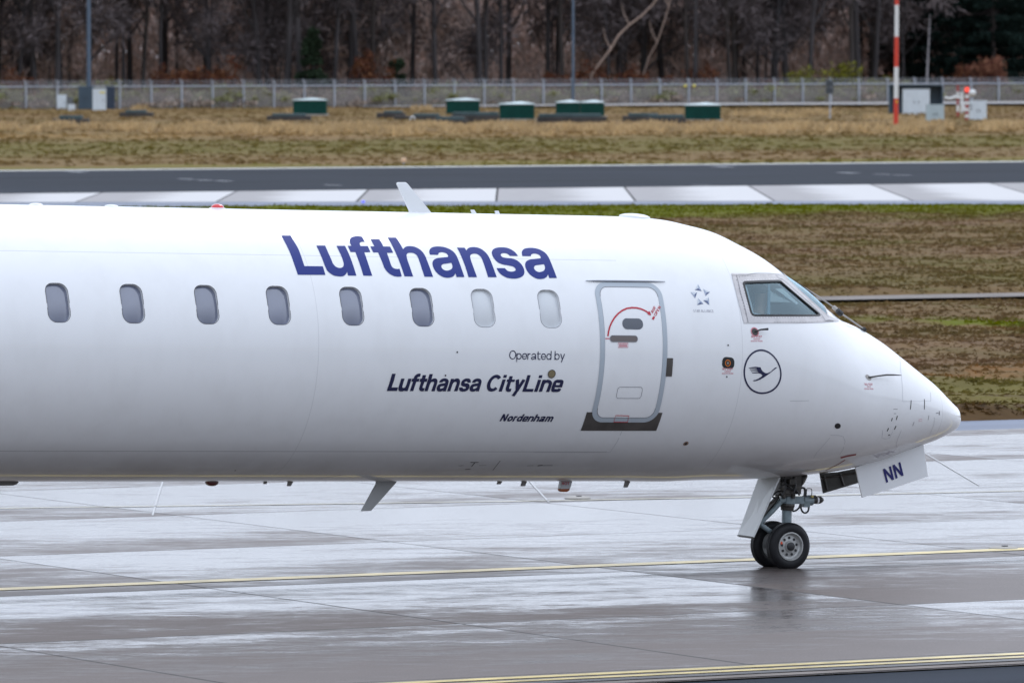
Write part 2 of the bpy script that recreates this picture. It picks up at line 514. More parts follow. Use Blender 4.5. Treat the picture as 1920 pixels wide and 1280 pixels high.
# ================================================================ THE AIRLINER
# frame: s along the fuselage towards the nose, u out of the starboard side, w up from the fuselage axis
ALPHA = R_(1.598)
OX = np.array([(1150 - 960) / FPX * 75.06, 75.06, 2.2896])
FH = np.array([math.cos(TH) * math.cos(ALPHA), math.sin(TH) * math.cos(ALPHA), -math.sin(ALPHA)])
UH = np.array([math.sin(TH), -math.cos(TH), 0.0])
WH = np.cross(UH, FH)
ZOFF = 2.2896
RAD, LN = 1.345, 4.1745
KT = np.array([-.3, .0, .25, .5, .75, 1, 1.25, 1.5, 1.75, 2, 2.25, 2.5, 2.75, 3, 3.25, 3.5, 3.7, 3.9, 4.03, 4.1, LN])
VT = np.array([1.345, 1.3429, 1.3371, 1.319, 1.2754, 1.2226, 1.1253, 1.0128, .8595, .7148, .5285, .3702, .2768, .1546, -.0003, -.1581, -.2816, -.43, -.5161, -.5571, -.6883])
KB = np.array([0, .5, 1, 1.5, 2, 2.5, 3, 3.5, 3.8, 4.03, 4.1, LN])
VB = np.array([-1.345, -1.3488, -1.3349, -1.3285, -1.3023, -1.2578, -1.1694, -1.0212, -.9341, -.8473, -.8195, -.6883])

def pchip(x, y, xx):
    hk = np.diff(x); d = np.diff(y) / hk; m = np.zeros_like(y)
    for i in range(1, len(x) - 1):
        m[i] = 0 if d[i - 1] * d[i] <= 0 else 2 * d[i - 1] * d[i] / (d[i - 1] + d[i])
    m[-1] = d[-1]
    xc = np.clip(xx, x[0], x[-1]); i = np.clip(np.searchsorted(x, xc) - 1, 0, len(x) - 2)
    t = (xc - x[i]) / hk[i]
    return (2*t**3 - 3*t**2 + 1)*y[i] + (t**3 - 2*t**2 + t)*hk[i]*m[i] + (-2*t**3 + 3*t**2)*y[i + 1] + (t**3 - t**2)*hk[i]*m[i + 1]

def prof(s):
    zt, zb = pchip(KT, VT, s), pchip(KB, VB, s)
    t = np.clip(s / LN, 0, 1)
    b = RAD * np.maximum(1 - t ** 2, 0) ** 0.62
    return (zt + zb) / 2, np.maximum((zt - zb) / 2, 1e-4), np.maximum(b, 1e-4)

def surf(s, ph):
    s = np.asarray(s, float); ph = np.asarray(ph, float)
    c, a, b = prof(s)
    return np.stack([s, b * np.cos(ph), c + a * np.sin(ph)], -1)

def skin(s, ph, off=0.0):
    """points (and normals) on the skin, pushed out by off"""
    s = np.asarray(s, float); ph = np.asarray(ph, float)
    e = 1e-3
    s2 = np.clip(s, None, LN - 2e-3)
    ds = surf(s2 + e, ph) - surf(s2 - e, ph)
    dp = surf(s2, ph + e) - surf(s2, ph - e)
    nrm = np.cross(dp, ds)
    nrm /= np.linalg.norm(nrm, axis=-1, keepdims=True) + 1e-12
    ref = np.stack([0 * s, np.cos(ph), np.sin(ph)], -1)
    nrm *= np.sign((nrm * ref).sum(-1, keepdims=True) + 1e-9)
    return surf(s, ph) + nrm * off, nrm

def loc(p):
    p = np.asarray(p)
    return np.stack([p[..., 0], -p[..., 1], p[..., 2] + ZOFF], -1)

def lray(px, py):
    d = ray(px, py); d = d / np.linalg.norm(d)
    o = CC - OX
    return np.array([o @ FH, o @ UH, o @ WH]), np.array([d @ FH, d @ UH, d @ WH])

def hit(px, py):
    o, d = lray(px, py)
    k = np.linspace(68, 83, 3001)
    P = o + k[:, None] * d
    c, a, b = prof(P[:, 0])
    g = (P[:, 1] / b) ** 2 + ((P[:, 2] - c) / a) ** 2 - 1
    g = np.where(P[:, 0] > LN, 9, g)
    i = int(np.argmax(g < 0))
    if g[i] >= 0: kk = k[int(np.argmin(g))]
    else:
        f = g[i - 1] / (g[i - 1] - g[i]); kk = k[i - 1] + (k[i] - k[i - 1]) * f
    P = o + kk * d
    c, a, b = prof(P[0])
    return float(P[0]), float(math.atan2((P[2] - c) / a, P[1] / b))

def pu(px, py, u=0.0):
    """point of the pixel's ray in the plane u = const"""
    o, d = lray(px, py)
    return o + d * ((u - o[1]) / d[1])

def PL(px, py, u=0.0):
    return Vector(loc(pu(px, py, u)))

def PS(px, py, off=0.0):
    s, ph = hit(px, py)
    p, n = skin(s, ph, off)
    return Vector(loc(p))

RM = Matrix((( FH[0], -UH[0], WH[0]), (FH[1], -UH[1], WH[1]), (FH[2], -UH[2], WH[2]))).to_4x4()
plane = bpy.data.objects.new('airliner', None)
COL.objects.link(plane)
plane.matrix_world = Matrix.Translation(Vector(OX)) @ RM @ Matrix.Translation((0, 0, -ZOFF))
tag(plane, 'white twin jet regional airliner with navy lettering taxiing on the wet concrete', 'airplane')

# ---- paints
def skin_paint():
    m = mat('white_aircraft_paint', (0.84, 0.845, 0.855), 0.4, spec=0.2, coat=0.8, coat_r=0.045)
    h = NT(m); t = m.node_tree; b = t.nodes['Principled BSDF']
    oc = objcoord(h)
    sp = h.n('ShaderNodeSeparateXYZ'); h.put(sp.inputs[0], oc)
    s, z = sp.outputs[0], h.math('SUBTRACT', sp.outputs[2], ZOFF)
    y = sp.outputs[1]
    lines = None
    def acc(x, k=1.0):
        nonlocal lines
        x = h.math('MULTIPLY', x, k)
        lines = x if lines is None else h.math('MAXIMUM', lines, x)
    for s0, k in ((hit(596, 600)[0], 0.18), (hit(1392, 640)[0], 0.18), (3.62, 0.22)):
        acc(h.math('COMPARE', s, s0, 0.004), k)
    aft = h.math('LESS_THAN', s, hit(1160, 500)[0])
    zs = surf(*hit(600, 479.5))[2]
    acc(h.math('MULTIPLY', h.math('COMPARE', z, float(zs), 0.0035), aft), 0.26)
    zs = surf(*hit(600, 846))[2]
    acc(h.math('MULTIPLY', h.math('COMPARE', z, float(zs), 0.004), aft), 0.35)
    col = h.mix(lines, (0.84, 0.845, 0.855), (0.16, 0.16, 0.18))
    streak = h.noise(h.scalevec(oc, (0.6, 1, 0.25)), 6.0, 5, 0.6)
    belly_mottle = h.noise(oc, 1.3, 5, 0.6)
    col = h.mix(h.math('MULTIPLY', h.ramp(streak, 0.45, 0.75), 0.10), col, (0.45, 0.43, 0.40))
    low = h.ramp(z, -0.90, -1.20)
    col = h.mix(h.math('MULTIPLY', h.math('MULTIPLY', low, h.ramp(belly_mottle, 0.30, 0.7, 0.4, 1.0)), 0.55), col, (0.33, 0.31, 0.29))   # underside shade put into the belly colour, unevenly mottled
    h.put(b.inputs['Base Color'], col)
    nz = h.noise(h.scalevec(oc, (0.5, 1, 1)), 2.0, 2, 0.5)
    bp = h.n('ShaderNodeBump'); bp.inputs['Strength'].default_value = 0.10; bp.inputs['Distance'].default_value = 0.01
    h.put(bp.inputs['Height'], nz)
    h.put(b.inputs['Normal'], bp.outputs[0])
    h.put(b.inputs['Coat Normal'], bp.outputs[0])
    return m
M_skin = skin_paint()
M_white = mat('white_paint', (0.78, 0.79, 0.80), 0.35, coat=0.6, vary=0.03)
M_navy = mat('navy_paint', (0.006, 0.009, 0.055), 0.4, coat=0.3)
M_navy_big = mat('blue_paint', (0.030, 0.046, 0.21), 0.5, spec=0.15, coat=0.0)
M_red = mat('red_paint', (0.52, 0.02, 0.04), 0.4)
M_pink = mat('faded_red_paint', (0.62, 0.22, 0.26), 0.5)
M_frame = mat('grey_door_paint', (0.42, 0.47, 0.52), 0.35, coat=0.5)
M_line = mat('panel_gap', (0.20, 0.20, 0.22), 0.5)
M_line2 = mat('faint_panel_gap', (0.52, 0.53, 0.55), 0.5)
M_black = mat('black_rubber', (0.018, 0.018, 0.020), 0.45)
M_dark = mat('dark_metal', (0.06, 0.057, 0.055), 0.45, metal=0.5, vary=0.3, vscale=8)
M_scuff = mat('bare_scuff_plate', (0.105, 0.095, 0.088), 0.42, metal=0.35, vary=0.25, vscale=5)
M_steel = mat('window_frame_metal', (0.50, 0.48, 0.48), 0.36, metal=0.55, vary=0.1, vscale=9)
M_steel_d = mat('dull_steel', (0.33, 0.31, 0.29), 0.4, metal=0.7, vary=0.2, vscale=8)
M_rivet = mat('rivet_bright', (0.85, 0.85, 0.86), 0.3)
M_pane = mat('cabin_pane', (0.13, 0.145, 0.21), 0.2, coat=1.0, coat_r=0.12, vary=0.12, vscale=2.0)
M_pane.node_tree.nodes['Principled BSDF'].inputs['Coat IOR'].default_value = 1.9
M_shade = mat('drawn_shade', (0.62, 0.64, 0.66), 0.35, coat=0.7, coat_r=0.05)
M_gear = mat('gear_paint', (0.20, 0.25, 0.27), 0.4, vary=0.25, vscale=14)
M_geard = mat('greasy_gear_metal', (0.055, 0.050, 0.045), 0.35, metal=0.4, vary=0.5, vscale=18)
M_tyre = mat('tyre_rubber', (0.011, 0.011, 0.013), 0.55, spec=.3, vary=0.25, vscale=12)
M_rim = mat('wheel_rim', (0.42, 0.42, 0.41), 0.36, metal=0.3, vary=0.15, vscale=20)
M_orange = mat('orange_paint', (0.62, 0.17, 0.03), 0.4)
M_beacon = mat('red_lens', (0.62, 0.006, 0.010), 0.12, coat=1.0)
M_beacon_d = mat('dark_red_lens', (0.12, 0.012, 0.010), 0.12, coat=1.0)
M_bay = mat('door_inside_grey', (0.075, 0.075, 0.07), 0.5, vary=0.3, vscale=7)
M_brass = mat('tan_metal', (0.30, 0.25, 0.15), 0.4, metal=0.6)
M_lining = mat('cockpit_lining', (0.88, 0.90, 0.90), 0.7)

def glass_mat():
    m = bpy.data.materials.new('cockpit_glass'); m.use_nodes = True
    t = m.node_tree; t.nodes.clear()
    h = NT(m)
    out = h.n('ShaderNodeOutputMaterial')
    tr = h.n('ShaderNodeBsdfTransparent'); tr.inputs[0].default_value = (0.84, 0.96, 1.0, 1)
    gl = h.n('ShaderNodeBsdfGlossy'); gl.inputs['Roughness'].default_value = 0.03
    gl.inputs['Color'].default_value = (0.72, 0.92, 1.0, 1)
    fr = h.n('ShaderNodeFresnel'); fr.inputs[0].default_value = 2.2
    mx = h.n('ShaderNodeMixShader')
    h.put(mx.inputs[0], fr.outputs[0]); h.put(mx.inputs[1], tr.outputs[0]); h.put(mx.inputs[2], gl.outputs[0])
    h.put(out.inputs[0], mx.outputs[0])
    return m
M_glass = glass_mat()

# ---- surface pieces laid on (or cut from) the fuselage skin
def resample(loop, step=0.05):
    out = []
    for i, p in enumerate(loop):
        q = loop[(i + 1) % len(loop)]
        n = max(1, int(math.hypot(q[0] - p[0], (q[1] - p[1]) * RAD) / step))
        for k in range(n):
            f = k / n
            out.append((p[0] + (q[0] - p[0]) * f, p[1] + (q[1] - p[1]) * f))
    return out

def rrect(s0, s1, p0, p1, r, n=7):
    """rounded rectangle in (s, phi); r in metres"""
    if s0 > s1: s0, s1 = s1, s0
    if p0 > p1: p0, p1 = p1, p0
    rp = r / RAD
    pts = []
    for cs, cp, a0 in ((s1 - r, p1 - rp, 0), (s0 + r, p1 - rp, 90), (s0 + r, p0 + rp, 180), (s1 - r, p0 + rp, 270)):
        for k in range(n + 1):
            a = R_(a0 + 90 * k / n)
            pts.append((cs + r * math.cos(a), cp + rp * math.sin(a)))
    return pts

def grow(loop, d):
    """move a loop outward by d metres"""
    P = np.array([(a, b * RAD) for a, b in loop])
    nx, pv = np.roll(P, -1, 0), np.roll(P, 1, 0)
    area = 0.5 * np.sum(P[:, 0] * nx[:, 1] - nx[:, 0] * P[:, 1])
    t1 = P - pv; t2 = nx - P
    t1 /= np.linalg.norm(t1, axis=1, keepdims=True) + 1e-9; t2 /= np.linalg.norm(t2, axis=1, keepdims=True) + 1e-9
    n1 = np.c_[t1[:, 1], -t1[:, 0]]; n2 = np.c_[t2[:, 1], -t2[:, 0]]
    nn = n1 + n2; nn /= np.maximum((nn ** 2).sum(1, keepdims=True), 0.35) / 2
    Q = P + nn * d * np.sign(area)
    return [(a, b / RAD) for a, b in Q]

def finish_skin(bm, off, name, m, parent, flip=False, offs=None):
    bm.verts.ensure_lookup_table()
    sp = np.array([(v.co.x, v.co.y) for v in bm.verts])
    P, N = skin(sp[:, 0], sp[:, 1] / RAD, off)
    P = loc(P); N = np.stack([N[:, 0], -N[:, 1], N[:, 2]], -1)
    if flip: N = -N
    for v, p in zip(bm.verts, P): v.co = p
    for f in bm.faces: f.normal_update()
    fl = [f for f in bm.faces if f.normal.dot(Vector(N[f.verts[0].index])) < 0]
    if fl: bmesh.ops.reverse_faces(bm, faces=fl)
    me = bpy.data.meshes.new(name)
    bm.verts.index_update()
    bm.to_mesh(me); bm.free()
    me.polygons.foreach_set('use_smooth', [True] * len(me.polygons))
    me.normals_split_custom_set_from_vertices(N.tolist())
    return link(name, me, m, parent)

def patch(name, loops, off, m, parent, ds=0.06, dp=2.5, cuts_s=None, flip=False):
    bm = bmesh.new()
    for lp in loops:
        vs = [bm.verts.new((a, b * RAD, 0)) for a, b in lp]
        for i in range(len(vs)): bm.edges.new((vs[i], vs[(i + 1) % len(vs)]))
    bmesh.ops.triangle_fill(bm, use_beauty=True, use_dissolve=False, edges=bm.edges[:])
    A = np.array([q for lp in loops for q in lp])
    cs = cuts_s if cuts_s is not None else np.arange(math.ceil(A[:, 0].min() / ds) * ds, A[:, 0].max(), ds)
    st = R_(dp)
    cp = np.arange(math.ceil(A[:, 1].min() / st) * st, A[:, 1].max(), st)
    for c in cs:
        bmesh.ops.bisect_plane(bm, geom=bm.verts[:] + bm.edges[:] + bm.faces[:], dist=1e-6, plane_co=(c, 0, 0), plane_no=(1, 0, 0))
    for c in cp:
        bmesh.ops.bisect_plane(bm, geom=bm.verts[:] + bm.edges[:] + bm.faces[:], dist=1e-6, plane_co=(0, c * RAD, 0), plane_no=(0, 1, 0))
    return finish_skin(bm, off, name, m, parent, flip)

def wall(name, loop, o0, o1, m, parent):
    """reveal between two depths along a loop"""
    s = np.array([p[0] for p in loop]); ph = np.array([p[1] for p in loop])
    a, _ = skin(s, ph, o0); b, _ = skin(s, ph, o1)
    a, b = loc(a), loc(b)
    n = len(loop)
    mb = MB(); mb.add(list(a) + list(b), [(i, (i + 1) % n, (i + 1) % n + n, i + n) for i in range(n)])
    return mb.build(name, m, parent, smooth=True)

def ribbon(bmv, pts, w, closed=False):
    """flat stroke in (s, arc) collected as (verts, faces)"""
    P = np.array([(a, b * RAD) for a, b in pts])
    n = len(P)
    V = []
    for i in range(n):
        a = P[(i - 1) % n] if closed else P[max(i - 1, 0)]
        c = P[(i + 1) % n] if closed else P[min(i + 1, n - 1)]
        d = c - a; d /= np.linalg.norm(d) + 1e-9
        nn = np.array([-d[1], d[0]])
        V += [P[i] + nn * w / 2, P[i] - nn * w / 2]
    b0 = len(bmv[0])
    bmv[0].extend(V)
    for i in range(n if closed else n - 1):
        j = (i + 1) % n
        bmv[1].append((b0 + 2 * i, b0 + 2 * i + 1, b0 + 2 * j + 1, b0 + 2 * j))
        bmv[2].append(len(bmv[0]))

def strokes(name, items, off, m, parent, ready=False):
    """items: list of (points in (s,phi), width, closed) drawn on the skin; each stroke a hair above the last"""
    Vs, Fs = [], []
    allN = []
    for i, it in enumerate(items):
        q = ([], [], [])
        if ready:
            q[0].extend(it); q[1].extend([(2 * j, 2 * j + 1, 2 * j + 3, 2 * j + 2) for j in range(len(it) // 2 - 1)])
        else: ribbon(q, *it)
        sp = np.array(q[0])
        P, N = skin(sp[:, 0], sp[:, 1] / RAD, off + 0.00025 * (i % 5))
        b0 = len(Vs)
        Vs += loc(P).tolist()
        allN += np.stack([N[:, 0], -N[:, 1], N[:, 2]], -1).tolist()
        Fs += [tuple(k + b0 for k in f) for f in q[1]]
    me = bpy.data.meshes.new(name)
    me.from_pydata(Vs, [], Fs)
    bm = bmesh.new(); bm.from_mesh(me); bm.verts.ensure_lookup_table()
    fl = []
    for f in bm.faces:
        f.normal_update()
        if f.normal.dot(Vector(allN[f.verts[0].index])) < 0: fl.append(f)
    if fl: bmesh.ops.reverse_faces(bm, faces=fl)
    bm.to_mesh(me); bm.free()
    me.polygons.foreach_set('use_smooth', [True] * len(me.polygons))
    me.normals_split_custom_set_from_vertices(allN)
    return link(name, me, m, parent)

def pxs(pts):
    return [hit(*p) for p in pts]

def dense(pts, step=6.0):
    out = []
    for i, p in enumerate(pts):
        q = pts[(i + 1) % len(pts)]
        n = max(1, int(math.hypot(q[0] - p[0], q[1] - p[1]) / step))
        out += [(p[0] + (q[0] - p[0]) * k / n, p[1] + (q[1] - p[1]) * k / n) for k in range(n)]
    return out

def disc_loop(c, r, n=20, rs=None):
    rs = rs or r
    return [(c[0] + rs * math.cos(2 * math.pi * k / n), c[1] + r / RAD * math.sin(2 * math.pi * k / n)) for k in range(n)]

# ---- openings
WIN = [((109, 567.5), 0), ((248.5, 569.3), 0), ((388, 571), 0), ((522.5, 572.5), 0), ((660, 574), 0), ((791.5, 576), 0), ((906.5, 577.5), 1), ((1031, 579), 1)]
p_top, p_bot = hit(109, 531)[1], hit(109, 604)[1]
half_s = (hit(130.3, 567)[0] - hit(88.3, 567)[0]) / 2
win_loops = []
for (px, py), k in WIN:
    s, ph = hit(px, py)
    win_loops.append(rrect(s - half_s, s + half_s, p_bot + (ph - hit(109, 567.5)[1]), p_top + (ph - hit(109, 567.5)[1]), 0.088))
side_px = [(1395.6, 533.2), (1397, 531.6), (1399.5, 531.0), (1461, 528.6), (1464.5, 529.2), (1533.5, 587.6), (1534.2, 589.2), (1532, 590.0), (1415, 589.6), (1411.5, 588.4), (1409.5, 585.5)]
side_loop = pxs(dense(side_px, 5))
a1, a2 = hit(1477.8, 524.8), hit(1549.8, 590.2)
st, sb = hit(1481, 524.5)[0], hit(1560.5, 590.4)[0]
front_loop = pxs([(1477.8 + 72 * k / 8, 524.8 + 65.4 * k / 8) for k in range(9)]) + [ (sb + 0.0, R_(70)), (sb + .02, R_(87.0)), ((sb + st) / 2, R_(87.0)), (st - 0.02, R_(87.0)), (st - .01, R_(66))]
front_loop = resample(front_loop, 0.06)
mirror = lambda lp: [(a, math.pi - b) for a, b in lp]
holes = win_loops + [side_loop, front_loop, mirror(side_loop), mirror(front_loop)]

S_AFT = -13.5
dom = [(S_AFT, R_(-90))]
outer = [(S_AFT, R_(-90)), (LN - 1e-4, R_(-90)), (LN - 1e-4, R_(270)), (S_AFT, R_(270))]
cuts = np.concatenate([np.arange(S_AFT + .25, 0, 0.25), np.arange(0, 3.8, 0.06), np.arange(3.8, 4.1, 0.02), LN - (LN - 4.1) * np.linspace(1, 0.02, 16) ** 2])
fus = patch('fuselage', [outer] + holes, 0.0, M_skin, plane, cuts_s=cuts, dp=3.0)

# ---- cabin windows: recessed pane, white reveal, thin dark seal
for lp, ((px, py), k) in zip(win_loops, WIN):
    w = patch('window', [grow(lp, 0.003)], -0.028, M_shade if k else M_pane, plane, 0.025, 1.0)
    sc0, ph0 = np.mean([q[0] for q in lp]), np.mean([q[1] for q in lp])
    _, nn = skin(sc0, ph0); nv = Vector((nn[0], -nn[1], nn[2])); c0 = Vector(loc(skin(sc0, ph0)[0]))
    for v in w.data.vertices:                                    # the outer pane bulges a little
        d = v.co - c0; r2 = min((d.x / .125) ** 2 + ((d - nv * d.dot(nv)).yz.length / .205) ** 2, 1)
        v.co += nv * 0.022 * (1 - r2)
    w.data.attributes.remove(w.data.attributes['custom_normal'])
    if k: w['label'] = 'white window with its shade drawn'
    wall('window_frame', lp, 0.0, -0.030, M_white, w)
    patch('window_seal', [grow(lp, 0.0032), grow(lp, -0.0018)], 0.0012, M_black if not k else M_line, w, 1, 20)

# ---- forward door
ymid = 640
s0, s1 = hit(1125.3, ymid)[0], hit(1251, ymid)[0]
pt, pb = hit(1170, 529.5)[1], hit(1165, 791)[1]
fr_o = rrect(s0, s1, pb, pt, 0.15, 10)
fr_i = grow(fr_o, -0.052)
door = patch('door', [grow(fr_i, -0.003)], 0.004, M_skin, plane)
patch('door_frame', [fr_o, fr_i], 0.005, M_frame, door)
strokes('door_gap', [([*grow(fr_i, -0.003), ], 0.006, True)], 0.0065, M_line, door)
patch('viewing_window', [rrect(hit(1166.5, 607)[0], hit(1205, 607)[0], hit(1185, 617.3)[1], hit(1185, 597)[1], 0.052)], 0.0075, mat('porthole_pane', (0.05, 0.06, 0.085), 0.12, coat=1.0), door)
hw = rrect(hit(1143.5, 634)[0], hit(1194.5, 634)[0], hit(1165, 640.5)[1], hit(1165, 629.3)[1], 0.028)
patch('door_handle', [hw], 0.0075, mat('handle_recess', (0.17, 0.145, 0.14), 0.35, metal=0.5), door)
strokes('handle_rim', [(hw, 0.007, True)], 0.009, M_line, door)
arc = [(1139.3, 630), (1140.5, 621), (1143, 612), (1146.5, 604), (1151.5, 596), (1158, 588.5), (1166, 582.3), (1175, 578.3), (1184, 577), (1193, 577.4), (1201, 579.2), (1209, 582.7), (1215.5, 586.8)]
strokes('door_arrow', [(pxs(arc), 0.017, False), (pxs([(1214.5, 585.5), (1217.5, 588.6)]), 0.036, False), (pxs([(1217, 588), (1219.4, 590.8)]), 0.020, False), (pxs([(1223.0, 598.8), (1226.2, 593.8)]), 0.022, False)], 0.0075, M_red, door)
strokes('door_notice', [(pxs([(1158.5, 643.2), (1177, 643.2), (1177, 651), (1158.5, 651)]), 0.006, True), (pxs([(1160, 645.8), (1175.5, 645.8)]), 0.009, False), (pxs([(1160, 648.6), (1175.5, 648.6)]), 0.009, False)], 0.0075, M_pink, door)
strokes('door_mark', [(pxs([(1134.5, 634.6), (1142.3, 634.6)]), 0.012, False)], 0.0075, M_pink, door)
strokes('access_panel', [(rrect(hit(1156.5, 735)[0], hit(1203, 735)[0], hit(1180, 746)[1], hit(1180, 725)[1], 0.03), 0.0045, True)], 0.0075, M_line, door)
strokes('door_vent_frame', [(pxs([(1153.5, 778), (1178.8, 778.5), (1176, 790.3), (1150.3, 790)]), 0.008, True)], 0.0085, M_red, door)
patch('scuff_plate', [resample(pxs([(1100.2, 772.2), (1124, 772.6), (1218, 773.2), (1242, 773.3), (1230.2, 807), (1160, 807), (1088.4, 806.8)]), 0.05)], 0.0025, M_scuff, plane)
patch('hinge_plate', [resample(pxs([(1250, 671), (1261.6, 671), (1259.2, 705.3), (1247.5, 705)]), 0.05)], 0.006, M_scuff, plane)
gut = pxs([(1097.5, 527.3), (1120, 527.6), (1150, 527.9), (1180, 528.2), (1215, 528.6), (1246, 529)])
mb = MB()
gp = [Vector(loc(skin(a, b, 0.012)[0])) for a, b in gut]
mb.tube(gp, [0.004, .009, .010, .010, .009, .004], 6)
mb.build('rain_gutter', mat('gutter_grey', (0.25, 0.27, 0.31), 0.4), plane, True)

# ---- lettering: own stroke alphabet, upright in unrolled skin coordinates
def cr(pts, n=6):
    P = np.array(pts, float); out = []
    for i in range(len(P) - 1):
        p0, p1, p2, p3 = P[max(i - 1, 0)], P[i], P[i + 1], P[min(i + 2, len(P) - 1)]
        for k in range(n):
            t = k / n
            out.append(0.5 * ((2 * p1) + (-p0 + p2) * t + (2 * p0 - 5 * p1 + 4 * p2 - p3) * t * t + (-p0 + 3 * p1 - 3 * p2 + p3) * t ** 3))
    out.append(P[-1])
    return [tuple(p) for p in out]
def arcp(cx, cy, rx, ry, a0, a1, n=14):
    return [(cx + rx * math.cos(R_(a0 + (a1 - a0) * k / n)), cy + ry * math.sin(R_(a0 + (a1 - a0) * k / n))) for k in range(n + 1)]

